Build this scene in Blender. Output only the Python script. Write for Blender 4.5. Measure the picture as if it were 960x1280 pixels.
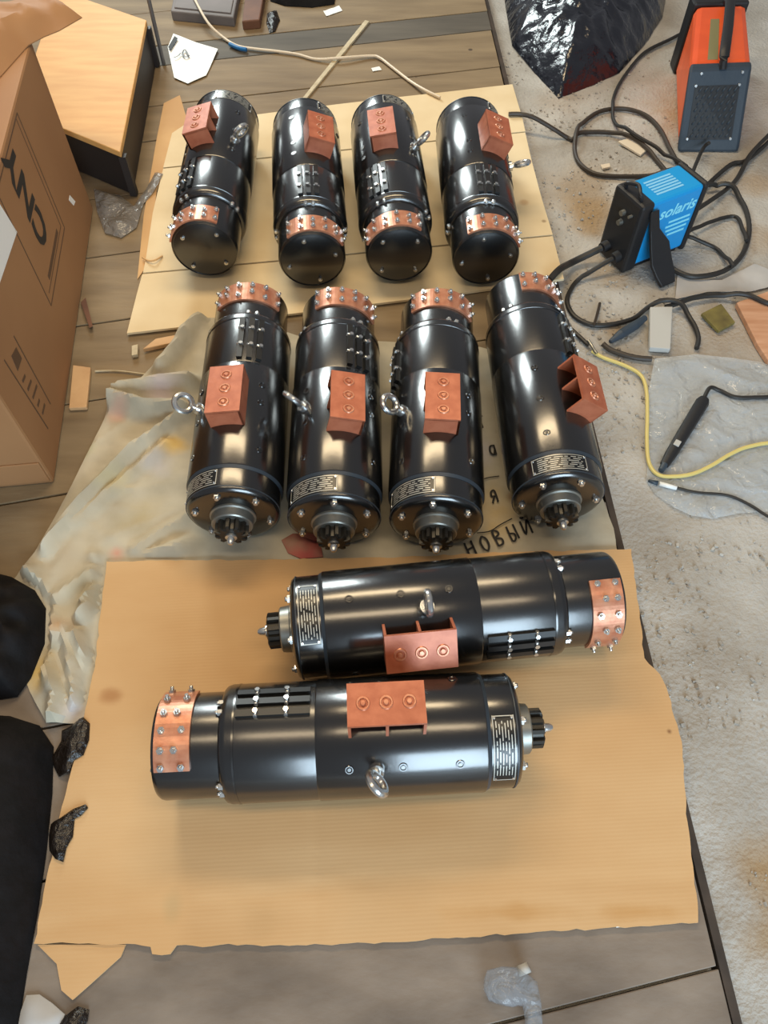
import bpy, bmesh, math, random
from mathutils import Vector, Matrix, noise
from mathutils.geometry import delaunay_2d_cdt

for o in list(bpy.data.objects):
    bpy.data.objects.remove(o)
scene = bpy.context.scene
C = scene.collection
R = math.radians
random.seed(7)

# ------------------------------------------------------------------ camera
CAM_H, CAM_PITCH, FPX = 1.26, R(57.5), 960.0      # focal length in pixels of the 960x1280 frame
cam_d = bpy.data.cameras.new('camera')
cam = bpy.data.objects.new('camera', cam_d)
C.objects.link(cam)
cam.location = (0, 0, CAM_H)
cam.rotation_euler = (R(90) - CAM_PITCH, 0, 0)
cam_d.sensor_fit = 'VERTICAL'
cam_d.sensor_height = 36.0
cam_d.lens = 36.0 * FPX / 1280.0
cam_d.clip_start = 0.02
scene.camera = cam

# ------------------------------------------------------------------ world, lights, exposure
world = bpy.data.worlds.new('world')
scene.world = world
world.use_nodes = True
bg = world.node_tree.nodes['Background']
bg.inputs[0].default_value = (0.92, 0.93, 1.0, 1)
bg.inputs[1].default_value = 0.22


def area(name, loc, target, sx, sy, power, col):
    d = bpy.data.lights.new(name, 'AREA')
    d.shape = 'RECTANGLE'
    d.size, d.size_y, d.energy, d.color = sx, sy, power, col
    o = bpy.data.objects.new(name, d)
    C.objects.link(o)
    o.location = loc
    o.rotation_euler = (Vector(target) - Vector(loc)).to_track_quat('-Z', 'Y').to_euler()
    return o


# the photograph's warm streaks come from lamps overhead, its cool ones from an unseen source beyond and daylight behind the camera
area('ceiling_lamp_far_offscreen', (-0.25, 2.1, 2.4), (-0.25, 1.6, 0), 1.9, 0.4, 38, (1.0, 0.77, 0.47))
area('ceiling_lamp_near_offscreen', (0.0, 0.1, 2.4), (0.0, 0.1, 0), 2.2, 0.3, 18, (1.0, 0.78, 0.50))
area('cool_light_far_offscreen', (-1.3, 4.6, 1.75), (-0.1, 1.5, 0.1), 0.9, 1.1, 75, (0.90, 1.0, 0.99))  # unseen cool source, set farther off than the motor highlights place it
area('doorway_behind_offscreen', (0.9, -2.6, 1.25), (0.4, 0.7, 0), 1.9, 2.0, 135, (0.66, 0.85, 1.0))

vs = scene.view_settings
vs.view_transform = 'Standard'
vs.look = 'None'
vs.gamma = 1
vs.use_curve_mapping = False
vs.exposure = 0.12


# ------------------------------------------------------------------ measuring
def P(px, py, z=0.0):
    """Point of the place at height z measured at a pixel of the photograph."""
    a, b = (px - 480) / FPX, -(py - 640) / FPX
    cp, sp = math.cos(CAM_PITCH), math.sin(CAM_PITCH)
    d = Vector((a, cp + b * sp, -sp + b * cp))
    t = (z - CAM_H) / d.z
    return Vector((t * d.x, t * d.y, z))


def PP(pts, z=0.0):
    return [P(x, y, z) for x, y in pts]


def zoompts(pts, s, ox, oy):
    return [(ox + x / s, oy + y / s) for x, y in pts]


# ------------------------------------------------------------------ materials
def lin(c):
    return tuple(((v / 255) / 12.92 if v / 255 <= 0.04045 else ((v / 255 + 0.055) / 1.055) ** 2.4) for v in c) + (1,)


MATS = {}


def mat(name, rgb, rough=0.5, metal=0.0, rgb2=None, scale=20.0, stretch=(1, 1, 1), bump=0.0, bscale=None,
        detail=4.0, rot=0.0, coat=0.0, lo=0.35, hi=0.65, spec=0.5, alpha=1.0, trans=0.0):
    m = bpy.data.materials.new(name)
    m.use_nodes = True
    nt = m.node_tree
    N, L = nt.nodes, nt.links
    b = N['Principled BSDF']
    b.inputs['Base Color'].default_value = lin(rgb)
    b.inputs['Roughness'].default_value = rough
    b.inputs['Metallic'].default_value = metal
    b.inputs['Coat Weight'].default_value = coat
    b.inputs['Coat Roughness'].default_value = 0.15
    b.inputs['Specular IOR Level'].default_value = spec
    b.inputs['Alpha'].default_value = alpha
    b.inputs['Transmission Weight'].default_value = trans
    tc = N.new('ShaderNodeTexCoord')
    mp = N.new('ShaderNodeMapping')
    mp.inputs['Scale'].default_value = stretch
    mp.inputs['Rotation'].default_value = (0, 0, rot)
    L.new(tc.outputs['Object'], mp.inputs[0])
    if rgb2 is not None:
        n = N.new('ShaderNodeTexNoise')
        n.inputs['Scale'].default_value = scale
        n.inputs['Detail'].default_value = detail
        L.new(mp.outputs[0], n.inputs['Vector'])
        r = N.new('ShaderNodeValToRGB')
        r.color_ramp.elements[0].position = lo
        r.color_ramp.elements[1].position = hi
        r.color_ramp.elements[0].color = lin(rgb)
        r.color_ramp.elements[1].color = lin(rgb2)
        L.new(n.outputs['Fac'], r.inputs[0])
        L.new(r.outputs[0], b.inputs['Base Color'])
    if bump:
        n2 = N.new('ShaderNodeTexNoise')
        n2.inputs['Scale'].default_value = bscale or scale
        n2.inputs['Detail'].default_value = 5
        L.new(mp.outputs[0], n2.inputs['Vector'])
        bp = N.new('ShaderNodeBump')
        bp.inputs['Strength'].default_value = bump
        bp.inputs['Distance'].default_value = 0.01
        L.new(n2.outputs['Fac'], bp.inputs['Height'])
        L.new(bp.outputs[0], b.inputs['Normal'])
    MATS[name] = m
    return m


def stain(m, loc, radius, rgb, amount, edge=0.5, stretch=(1, 1, 1), nscale=12.0, warp=0.35):
    """A stain with a shape of its own: mixes a colour over the base colour around a place."""
    nt = m.node_tree
    N, L = nt.nodes, nt.links
    b = N['Principled BSDF']
    sock = b.inputs['Base Color']
    mix = N.new('ShaderNodeMix')
    mix.data_type = 'RGBA'
    if sock.links:
        L.new(sock.links[0].from_socket, mix.inputs[6])
    else:
        mix.inputs[6].default_value = sock.default_value
    mix.inputs[7].default_value = lin(rgb)
    tc = N.new('ShaderNodeTexCoord')
    vm = N.new('ShaderNodeVectorMath')
    vm.operation = 'SUBTRACT'
    L.new(tc.outputs['Object'], vm.inputs[0])
    vm.inputs[1].default_value = (loc[0], loc[1], 0)
    sc = N.new('ShaderNodeVectorMath')
    sc.operation = 'MULTIPLY'
    sc.inputs[1].default_value = (stretch[0], stretch[1], 0)
    L.new(vm.outputs[0], sc.inputs[0])
    ln = N.new('ShaderNodeVectorMath')
    ln.operation = 'LENGTH'
    L.new(sc.outputs[0], ln.inputs[0])
    n = N.new('ShaderNodeTexNoise')
    n.inputs['Scale'].default_value = nscale
    n.inputs['Detail'].default_value = 4
    L.new(tc.outputs['Object'], n.inputs['Vector'])
    ad = N.new('ShaderNodeMath')
    ad.operation = 'MULTIPLY_ADD'
    L.new(n.outputs['Fac'], ad.inputs[0])
    ad.inputs[1].default_value = radius * warp * 4
    L.new(ln.outputs['Value'], ad.inputs[2])
    mr = N.new('ShaderNodeMapRange')
    mr.interpolation_type = 'SMOOTHSTEP'
    mr.inputs['From Min'].default_value = radius * (1 + warp * 2)
    mr.inputs['From Max'].default_value = radius * (1 + warp * 2) * (1 - edge)
    mr.inputs['To Min'].default_value = 0
    mr.inputs['To Max'].default_value = amount
    L.new(ad.outputs[0], mr.inputs['Value'])
    L.new(mr.outputs[0], mix.inputs[0])
    L.new(mix.outputs[2], sock)


def film(name, rgb, opac, rough):
    m = bpy.data.materials.new(name)
    m.use_nodes = True
    nt = m.node_tree
    N, L = nt.nodes, nt.links
    b = N['Principled BSDF']
    b.inputs['Base Color'].default_value = lin(rgb)
    b.inputs['Roughness'].default_value = rough
    n2 = N.new('ShaderNodeTexNoise')
    n2.inputs['Scale'].default_value = 24
    n2.inputs['Detail'].default_value = 3
    n2.inputs['Distortion'].default_value = 1.2
    tc = N.new('ShaderNodeTexCoord')
    L.new(tc.outputs['Object'], n2.inputs['Vector'])
    bp = N.new('ShaderNodeBump')
    bp.inputs['Strength'].default_value = 1.0
    bp.inputs['Distance'].default_value = 0.012
    L.new(n2.outputs['Fac'], bp.inputs['Height'])
    L.new(bp.outputs[0], b.inputs['Normal'])
    tr = N.new('ShaderNodeBsdfTransparent')
    mx = N.new('ShaderNodeMixShader')
    mx.inputs[0].default_value = opac
    L.new(tr.outputs[0], mx.inputs[1])
    L.new(b.outputs[0], mx.inputs[2])
    L.new(mx.outputs[0], N['Material Output'].inputs['Surface'])
    MATS[name] = m
    return m


mat('concrete', (186, 184, 179), 0.92, rgb2=(146, 140, 131), scale=6, bump=0.5, bscale=110, lo=0.3, hi=0.75, detail=10)
mat('grit', (178, 176, 170), 0.9, rgb2=(140, 130, 118), scale=30)
mat('deck_wood', (140, 121, 92), 0.75, rgb2=(104, 86, 62), scale=5, stretch=(0.6, 3, 3), bump=0.25, bscale=14, rot=R(-9), detail=10, lo=0.3, hi=0.75)
mat('deck_wood_dark', (96, 89, 78), 0.75, rgb2=(70, 64, 55), scale=6, stretch=(0.5, 3, 3), bump=0.25, rot=R(-9), detail=8, lo=0.3, hi=0.72)
mat('deck_wood_grey', (134, 122, 110), 0.7, rgb2=(98, 87, 77), scale=7, stretch=(0.8, 1.6, 1), bump=0.2, bscale=20, rot=R(-9), detail=10, lo=0.35, hi=0.72)
mat('edge_board', (74, 62, 52), 0.8, rgb2=(50, 42, 36), scale=14, bump=0.3)
mat('black_paint', (15, 15, 15), 0.22, spec=1.0, coat=0.4, bump=0.01, bscale=90)
mat('black_paint_dull', (16, 17, 18), 0.26, spec=1.0, coat=0.3, bump=0.01, bscale=90)
mat('bar_black', (18, 19, 20), 0.42)
mat('ring_grey', (44, 52, 60), 0.4)
mat('copper', (182, 108, 78), 0.42, 0.2, rgb2=(164, 90, 62), scale=40, bump=0.05, bscale=60)
mat('copper_strip', (200, 142, 112), 0.34, 0.4, rgb2=(180, 114, 86), scale=50, bump=0.05, bscale=60)
mat('steel', (205, 206, 205), 0.25, 0.9)
mat('steel_grey', (140, 140, 134), 0.38, 0.8)
mat('gear', (52, 50, 46), 0.4, 0.6)
mat('plate_black', (16, 17, 18), 0.3)
mat('plate_print', (200, 198, 188), 0.4, 0.3)
mat('card_front', (204, 168, 122), 0.82, rgb2=(194, 154, 106), scale=4, stretch=(0.6, 1.5, 1), detail=6)
mat('card_core', (176, 140, 98), 0.9, rgb2=(150, 112, 70), scale=60, stretch=(4, 0.5, 1))
mat('card_pale', (224, 206, 170), 0.8, rgb2=(210, 188, 148), scale=5, bump=0.06, bscale=20)
mat('card_tan', (204, 164, 112), 0.8, rgb2=(190, 148, 98), scale=6)
mat('box_card', (158, 116, 76), 0.75, rgb2=(146, 104, 66), scale=2.5)
mat('box_inner', (112, 80, 52), 0.85)
mat('ink_brown', (88, 62, 40), 0.7)
mat('ink_black', (26, 24, 24), 0.7)
mat('white_paper', (232, 234, 232), 0.6)
mat('cloth', (190, 182, 162), 0.9, rgb2=(154, 146, 127), scale=6, bump=0.3, bscale=18, lo=0.4, hi=0.7, detail=8)
mat('stool_top', (214, 166, 100), 0.65, rgb2=(204, 152, 86), scale=7, stretch=(1, 6, 1))
mat('stool_dark', (34, 28, 26), 0.6)
mat('grey_metal', (92, 90, 90), 0.5, 0.2)
mat('grey_board', (116, 108, 106), 0.7, rgb2=(98, 92, 90), scale=6)
mat('brown_block', (112, 72, 46), 0.7, rgb2=(92, 56, 36), scale=12)
mat('dark_plastic', (28, 29, 32), 0.5, bump=0.05, bscale=120)
mat('slate_plastic', (48, 60, 72), 0.5, bump=0.05, bscale=120)
mat('orange_case', (232, 96, 44), 0.4, rgb2=(216, 84, 38), scale=8)
mat('blue_case', (18, 148, 218), 0.38)
mat('label_blue', (128, 196, 236), 0.5)
mat('label_cyan', (140, 228, 250), 0.5)
mat('label_yellowgrey', (128, 124, 88), 0.5)
mat('rubber', (38, 36, 34), 0.5)
mat('rubber_brown', (56, 48, 40), 0.5)
mat('white_cord', (220, 206, 184), 0.5)
mat('yellow_cord', (208, 190, 116), 0.5)
mat('pale_wood', (196, 184, 156), 0.7, rgb2=(176, 162, 132), scale=12, stretch=(4, 4, 1))
mat('pink_wood', (206, 160, 128), 0.7, rgb2=(188, 138, 104), scale=10, stretch=(1, 7, 1))
mat('offcut_wood', (206, 168, 122), 0.7, rgb2=(188, 148, 104), scale=12)
mat('rusty_plate', (128, 118, 62), 0.75, rgb2=(92, 82, 48), scale=22)
mat('block_grey', (178, 178, 174), 0.8)
mat('bag_black', (18, 21, 30), 0.17, spec=0.9, bump=0.6, bscale=30, detail=3)
mat('fabric_black', (13, 12, 13), 0.75, rgb2=(20, 18, 20), scale=30, bump=0.9, bscale=14, spec=0.2)
mat('foil_black', (28, 22, 18), 0.22, bump=0.7, bscale=70)
mat('blue_plastic', (40, 110, 170), 0.3)
mat('red_rag', (186, 92, 84), 0.8, rgb2=(166, 124, 104), scale=18)
mat('pale_rag', (190, 188, 186), 0.8, rgb2=(160, 160, 160), scale=6)
mat('clear_cup', (200, 206, 214), 0.15)
film('film_clear', (200, 208, 214), 0.34, 0.08)
film('film_grey', (140, 136, 132), 0.55, 0.2)
film('bottle_film', (160, 168, 178), 0.34, 0.12)

# fine corrugation lines of the brown sheet
_nt = MATS['card_front'].node_tree
_tc = _nt.nodes.new('ShaderNodeTexCoord')
_mp = _nt.nodes.new('ShaderNodeMapping')
_mp.inputs['Rotation'].default_value = (0, 0, R(-3))
_w = _nt.nodes.new('ShaderNodeTexWave')
_w.bands_direction = 'Y'
_w.inputs['Scale'].default_value = 55
_w.inputs['Distortion'].default_value = 0.4
_b = _nt.nodes.new('ShaderNodeBump')
_b.inputs['Strength'].default_value = 0.05
_b.inputs['Distance'].default_value = 0.0015
_nt.links.new(_tc.outputs['Object'], _mp.inputs[0])
_nt.links.new(_mp.outputs[0], _w.inputs['Vector'])
_nt.links.new(_w.outputs['Fac'], _b.inputs['Height'])
_nt.links.new(_b.outputs[0], _nt.nodes['Principled BSDF'].inputs['Normal'])

stain(MATS['deck_wood'], P(588, 62), 0.009, (62, 48, 36), 0.9, 0.4, warp=0.1)
stain(MATS['deck_wood'], P(520, 96), 0.006, (84, 66, 48), 0.8, 0.4, warp=0.1)
# stains on the concrete: ochre soil
for px, py, r, am in ((720, 240, 0.17, 0.45), (860, 130, 0.2, 0.4), (700, 130, 0.12, 0.3), (900, 420, 0.14, 0.3), (735, 275, 0.11, 0.75), (765, 330, 0.10, 0.6), (850, 150, 0.12, 0.55), (820, 235, 0.12, 0.6),
                      (965, 1090, 0.10, 0.85), (975, 1180, 0.09, 0.85), (960, 300, 0.1, 0.5), (770, 410, 0.05, 0.45), (950, 230, 0.09, 0.5)):
    p = P(px, py, -0.04)
    stain(MATS['concrete'], p, r, (150, 116, 62), am, 0.6, nscale=9)
for px, py, r, am, col in ((215, 560, 0.035, 0.8, (206, 170, 84)), (46, 835, 0.05, 0.9, (186, 150, 64)), (170, 650, 0.05, 0.4, (150, 136, 100)), (110, 740, 0.05, 0.4, (160, 150, 120)), (80, 690, 0.04, 0.35, (170, 150, 120)), (140, 600, 0.05, 0.4, (196, 184, 140)), (255, 680, 0.04, 0.4, (150, 140, 120)), (145, 690, 0.02, 0.6, (206, 140, 120)),
                           (205, 495, 0.05, 0.6, (190, 178, 184)), (200, 580, 0.05, 0.5, (184, 184, 196)), (150, 520, 0.03, 0.5, (196, 150, 130)),
                           (100, 560, 0.03, 0.5, (186, 196, 160)), (620, 640, 0.07, 0.55, (196, 164, 100)), (590, 560, 0.05, 0.6, (186, 180, 186)),
                           (75, 790, 0.03, 0.5, (200, 160, 120)), (90, 890, 0.03, 0.6, (196, 192, 200)), (180, 640, 0.05, 0.3, (186, 170, 130)),
                           (125, 880, 0.02, 0.5, (170, 130, 120)), (640, 620, 0.018, 0.6, (120, 84, 44))):
    stain(MATS['cloth'], P(px, py, 0.01), r * 1.15, col, min(1, am * 1.3), 0.7, nscale=16)
for px, py, r, am, col, st in (                               (140, 870, 0.018, 0.6, (150, 96, 48), (0.7, 1)),
                               (215, 1130, 0.02, 0.45, (170, 146, 104), (1, 0.6)), (330, 1145, 0.06, 0.3, (166, 130, 84), (1, 1.6)),
                               (836, 915, 0.006, 0.8, (110, 70, 40), (1, 1)), (640, 1140, 0.05, 0.5, (176, 126, 62), (0.4, 3)), (800, 1140, 0.05, 0.5, (176, 126, 62), (0.5, 3))):
    stain(MATS['card_front'], P(px, py, 0.01), r, col, am, 0.6, stretch=st, nscale=14)
for px, py, r, col in ((655, 252, 0.016, (176, 140, 100)), (680, 276, 0.008, (130, 100, 70))):
    stain(MATS['card_pale'], P(px, py, 0.01), r, col, 0.7, 0.5, nscale=12)


# ------------------------------------------------------------------ mesh helpers
class MB:
    def __init__(self):
        self.v, self.f, self.s = [], [], []

    def add(self, verts, faces, smooth=False):
        o = len(self.v)
        self.v += [tuple(p) for p in verts]
        self.f += [tuple(i + o for i in fc) for fc in faces]
        self.s += [smooth] * len(faces)
        return self

    def box(self, c, s, rot=None):
        M = rot if rot is not None else Matrix.Identity(3)
        vs_ = []
        for k in range(8):
            p = Vector(((k & 1) - 0.5, ((k >> 1) & 1) - 0.5, (k >> 2) - 0.5))
            vs_.append(Vector(c) + M @ Vector((p.x * s[0], p.y * s[1], p.z * s[2])))
        return self.add(vs_, [(0, 2, 3, 1), (4, 5, 7, 6), (0, 1, 5, 4), (2, 6, 7, 3), (0, 4, 6, 2), (1, 3, 7, 5)])

    def hexa(self, b, t):
        """b: four bottom corners counter-clockwise, t: four top corners."""
        return self.add(list(b) + list(t), [(3, 2, 1, 0), (4, 5, 6, 7), (0, 1, 5, 4), (1, 2, 6, 5), (2, 3, 7, 6), (3, 0, 4, 7)])

    def lathe(self, prof, seg=48):
        """prof: list of (x, r) revolved about the X axis."""
        vs_, fs = [], []
        for x, r in prof:
            for k in range(seg):
                a = 2 * math.pi * k / seg
                vs_.append((x, r * math.sin(a), r * math.cos(a)))
        for i in range(len(prof) - 1):
            for k in range(seg):
                a, b_ = i * seg + k, i * seg + (k + 1) % seg
                fs.append((a, b_, b_ + seg, a + seg))
        return self.add(vs_, fs, True)

    def cyl(self, p0, p1, r0, r1=None, seg=12, smooth=True):
        r1 = r0 if r1 is None else r1
        p0, p1 = Vector(p0), Vector(p1)
        q = (p1 - p0).to_track_quat('Z', 'Y').to_matrix()
        vs_ = []
        for p, r in ((p0, r0), (p1, r1)):
            for k in range(seg):
                a = 2 * math.pi * k / seg
                vs_.append(p + q @ Vector((r * math.cos(a), r * math.sin(a), 0)))
        fs = [(k, (k + 1) % seg, seg + (k + 1) % seg, seg + k) for k in range(seg)]
        self.add(vs_, fs, smooth)
        o = len(self.v) - 2 * seg
        self.f += [tuple(o + k for k in reversed(range(seg))), tuple(o + seg + k for k in range(seg))]
        self.s += [False, False]
        return self

    def torus(self, c, axis, R_, r, seg=24, ring=10):
        q = Vector(axis).to_track_quat('Z', 'Y').to_matrix()
        vs_, fs = [], []
        for i in range(seg):
            a = 2 * math.pi * i / seg
            for j in range(ring):
                b_ = 2 * math.pi * j / ring
                d = R_ + r * math.cos(b_)
                vs_.append(Vector(c) + q @ Vector((d * math.cos(a), d * math.sin(a), r * math.sin(b_))))
        for i in range(seg):
            for j in range(ring):
                fs.append((i * ring + j, ((i + 1) % seg) * ring + j, ((i + 1) % seg) * ring + (j + 1) % ring, i * ring + (j + 1) % ring))
        return self.add(vs_, fs, True)

    def tube(self, pts, r, seg=8, sub=6, flat=1.0):
        pts = [Vector(p) for p in pts]
        path = []
        n = len(pts)
        for i in range(n - 1):
            p0, p1, p2, p3 = pts[max(i - 1, 0)], pts[i], pts[i + 1], pts[min(i + 2, n - 1)]
            for k in range(sub):
                t = k / sub
                path.append(0.5 * ((2 * p1) + (p2 - p0) * t + (2 * p0 - 5 * p1 + 4 * p2 - p3) * t * t + (3 * p1 - p0 - 3 * p2 + p3) * t ** 3))
        path.append(pts[-1])
        vs_, fs = [], []
        for i, p in enumerate(path):
            d = (path[min(i + 1, len(path) - 1)] - path[max(i - 1, 0)]).normalized()
            up = Vector((0, 0, 1)) if abs(d.z) < 0.9 else Vector((1, 0, 0))
            sd = d.cross(up).normalized()
            up = sd.cross(d)
            for k in range(seg):
                a = 2 * math.pi * k / seg
                vs_.append(p + sd * (r * math.cos(a)) + up * (r * flat * math.sin(a)))
        m = len(path)
        for i in range(m - 1):
            for k in range(seg):
                fs.append((i * seg + k, i * seg + (k + 1) % seg, (i + 1) * seg + (k + 1) % seg, (i + 1) * seg + k))
        fs.append(tuple(reversed(range(seg))))
        fs.append(tuple((m - 1) * seg + k for k in range(seg)))
        return self.add(vs_, fs, True)

    def arc(self, x0, x1, r0, r1, t0, t1, seg=16):
        """A curved slab about the X axis between angles t0 and t1 (degrees from +Z towards +Y)."""
        vs_, fs = [], []
        for i in range(seg + 1):
            a = R(t0 + (t1 - t0) * i / seg)
            s, c = math.sin(a), math.cos(a)
            for x, r in ((x0, r0), (x1, r0), (x1, r1), (x0, r1)):
                vs_.append((x, r * s, r * c))
        for i in range(seg):
            for k in range(4):
                fs.append((i * 4 + k, i * 4 + (k + 1) % 4, i * 4 + 4 + (k + 1) % 4, i * 4 + 4 + k))
        fs += [(3, 2, 1, 0), tuple(seg * 4 + k for k in range(4))]
        return self.add(vs_, fs)

    def prism(self, poly, z0, z1):
        n = len(poly)
        vs_ = [(p[0], p[1], z0) for p in poly] + [(p[0], p[1], z1) for p in poly]
        fs = [tuple(reversed(range(n))), tuple(range(n, 2 * n))] + [(k, (k + 1) % n, n + (k + 1) % n, n + k) for k in range(n)]
        return self.add(vs_, fs)

    def mesh(self, name, m, auto=35):
        me = bpy.data.meshes.new(name)
        me.from_pydata(self.v, [], self.f)
        me.polygons.foreach_set('use_smooth', self.s)
        me.materials.append(MATS[m])
        bm = bmesh.new()
        bm.from_mesh(me)
        bmesh.ops.recalc_face_normals(bm, faces=bm.faces)
        for e in bm.edges:
            if len(e.link_faces) == 2 and e.calc_face_angle(0) > R(auto):
                e.smooth = False
        bm.to_mesh(me)
        bm.free()
        return me

    def build(self, name, m, parent=None, bevel=0.0, auto=35):
        o = bpy.data.objects.new(name, self.mesh(name, m, auto))
        C.objects.link(o)
        if parent:
            o.parent = parent
        if bevel:
            b = o.modifiers.new('bevel', 'BEVEL')
            b.width = bevel
            b.segments = 2
            b.limit_method = 'ANGLE'
        return o


def tag(o, label, cat, group=None, kind=None):
    o['label'] = label
    o['category'] = cat
    if group:
        o['group'] = group
    if kind:
        o['kind'] = kind
    return o


def thing(name, label, cat, loc=(0, 0, 0), rz=0.0, group=None):
    o = bpy.data.objects.new(name, None)
    o.empty_display_size = 0.05
    C.objects.link(o)
    o.location = loc
    o.rotation_euler = (0, 0, rz)
    return tag(o, label, cat, group)


def struct(o):
    o['kind'] = 'structure'
    return o


def inside(x, y, poly):
    c, n = False, len(poly)
    for i in range(n):
        x1, y1, x2, y2 = poly[i][0], poly[i][1], poly[i - 1][0], poly[i - 1][1]
        if (y1 > y) != (y2 > y) and x < (x2 - x1) * (y - y1) / (y2 - y1) + x1:
            c = not c
    return c


def segd(x, y, a, b):
    ax, ay, bx, by = a[0], a[1], b[0], b[1]
    dx, dy = bx - ax, by - ay
    t = max(0, min(1, ((x - ax) * dx + (y - ay) * dy) / (dx * dx + dy * dy + 1e-12)))
    return math.hypot(x - ax - t * dx, y - ay - t * dy)


def sheet_mb(poly, res, hfun, thick, jag=0.0, flat_bottom=None):
    """A sheet of the outline poly; hfun(x, y, d) gives its underside, d the distance to the rim."""
    poly = [Vector((p[0], p[1])) for p in poly]
    rim = []
    for i in range(len(poly)):
        a, b = poly[i], poly[(i + 1) % len(poly)]
        n = max(1, int((b - a).length / res))
        nn = Vector((-(b - a).y, (b - a).x)).normalized()
        for k in range(n):
            q = a.lerp(b, k / n)
            if jag and k:
                q = q + nn * jag * noise.noise(Vector((q.x * 60, q.y * 60, 3.3)))
            rim.append(q)
    nr = len(rim)
    pts = list(rim)
    x0, x1 = min(p.x for p in rim), max(p.x for p in rim)
    y0, y1 = min(p.y for p in rim), max(p.y for p in rim)
    rr = [(p.x, p.y) for p in rim]
    j, y = 0, y0 + res * 0.5
    pp = [(p.x, p.y) for p in poly]
    while y < y1:
        x = x0 + (res * 0.5 if j % 2 else 0.01 * res)
        while x < x1:
            if inside(x, y, rr):
                d = min(segd(x, y, pp[i], pp[i - 1]) for i in range(len(pp)))
                if d > res * 0.45 + jag * 0.6:
                    pts.append(Vector((x, y)))
            x += res
        y += res * 0.87
        j += 1
    res_ = delaunay_2d_cdt(pts, [(i, (i + 1) % nr) for i in range(nr)], [list(range(nr))], 1, 1e-6)
    v2, fs = res_[0], res_[2]
    orig = {}
    vs_, bot = [], []
    for p in v2:
        d = min(segd(p.x, p.y, pp[i], pp[i - 1]) for i in range(len(pp)))
        h = hfun(p.x, p.y, d)
        vs_.append((p.x, p.y, h + thick))
        bot.append((p.x, p.y, h if flat_bottom is None else flat_bottom(p.x, p.y)))
    n = len(vs_)
    mb = MB()
    mb.add(vs_ + bot, [tuple(f) for f in fs] + [tuple(n + i for i in reversed(f)) for f in fs], True)
    cnt = {}
    for f in fs:
        for i in range(len(f)):
            a, b = f[i], f[(i + 1) % len(f)]
            cnt[(a, b)] = 1
    side = [(a, n + a, n + b, b) for (a, b) in cnt if (b, a) not in cnt]
    mb.f += side
    mb.s += [False] * len(side)
    return mb


def nz(x, y, s, k=0.0):
    return noise.noise(Vector((x * s, y * s, k)))


def ridged(x, y, s, k=0.0):
    return 1 - abs(noise.noise(Vector((x * s, y * s, k)))) * 2


def text_mb(s, size, M, font_shear=0.0, align='CENTER', thick=0.0002, bold=0.0):
    cu = bpy.data.curves.new('lettering', 'FONT')
    cu.body = s
    cu.size = size
    cu.align_x = align
    cu.align_y = 'CENTER'
    cu.shear = font_shear
    cu.extrude = thick
    cu.offset = bold
    cu.resolution_u = 3
    o = bpy.data.objects.new('lettering', cu)
    C.objects.link(o)
    dg = bpy.context.evaluated_depsgraph_get()
    me = bpy.data.meshes.new_from_object(o.evaluated_get(dg))
    mb = MB()
    mb.add([M @ v.co for v in me.vertices], [tuple(p.vertices) for p in me.polygons])
    bpy.data.objects.remove(o)
    bpy.data.meshes.remove(me)
    return mb


def frame(o, x, y):
    """Matrix with origin o, first axis x, second axis near y."""
    x = Vector(x).normalized()
    z = x.cross(Vector(y)).normalized()
    y = z.cross(x)
    return Matrix(((x.x, y.x, z.x, o[0]), (x.y, y.y, z.y, o[1]), (x.z, y.z, z.z, o[2]), (0, 0, 0, 1)))


# ================================================================== the setting
FZ = -0.04          # concrete, the plank deck's top is z = 0


E0, E1 = P(605, 0), P(915, 1280)


def edge_x(y):      # right edge of the deck
    return E0.x + (E0.y - y) * (E1.x - E0.x) / (E0.y - E1.y)


def floor_h(x, y):
    return FZ + 0.004 * nz(x, y, 4, 1) + 0.003 * nz(x, y, 18, 2) + 0.0012 * nz(x, y, 55, 5)


mb = MB()
nx, ny = 150, 230
xs = [-2.2, -1.5] + [0.2 + 1.5 * i / nx for i in range(nx + 1)] + [2.4, 3.2]
ys = [-2.5, -1.2] + [-0.5 + 3.5 * i / ny for i in range(ny + 1)] + [3.8, 5.0]
mb.add([(x, y, floor_h(x, y)) for y in ys for x in xs],
       [(j * len(xs) + i, j * len(xs) + i + 1, (j + 1) * len(xs) + i + 1, (j + 1) * len(xs) + i) for j in range(len(ys) - 1) for i in range(len(xs) - 1)], True)
floor = struct(mb.build('floor', 'concrete', auto=80))

# loose grit on the concrete: nobody could count it
mb = MB()
for k in range(2600):
    y = random.uniform(-0.3, 2.6)
    x = edge_x(y) + abs(random.gauss(0.1, 0.2)) + 0.02
    if nz(x, y, 5, 9) < -0.1:
        continue
    r = random.choice((0.0012, 0.0018, 0.0018, 0.003)) * random.uniform(0.7, 1.3)
    z = floor_h(x, y)
    a = random.random() * 6
    q = Matrix.Rotation(a, 3, 'Z') @ Matrix.Rotation(random.random(), 3, 'X')
    mb.box((x, y, z + r * 0.5), (r * 2, r * random.uniform(1, 1.8), r * 1.3), q)
grit = mb.build('grit', 'grit', floor)
grit['kind'] = 'stuff'

# plank deck
deck = bpy.data.objects.new('floor_deck', None)
C.objects.link(deck)
struct(deck)
_a, _b = P(330, 120), P(575, 87)
PA = math.atan2(_b.y - _a.y, _b.x - _a.x) * 0.85
ca, sa = math.cos(PA), math.sin(PA)


def vof(px, py):
    p = P(px, py)
    return -p.x * sa + p.y * ca


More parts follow.
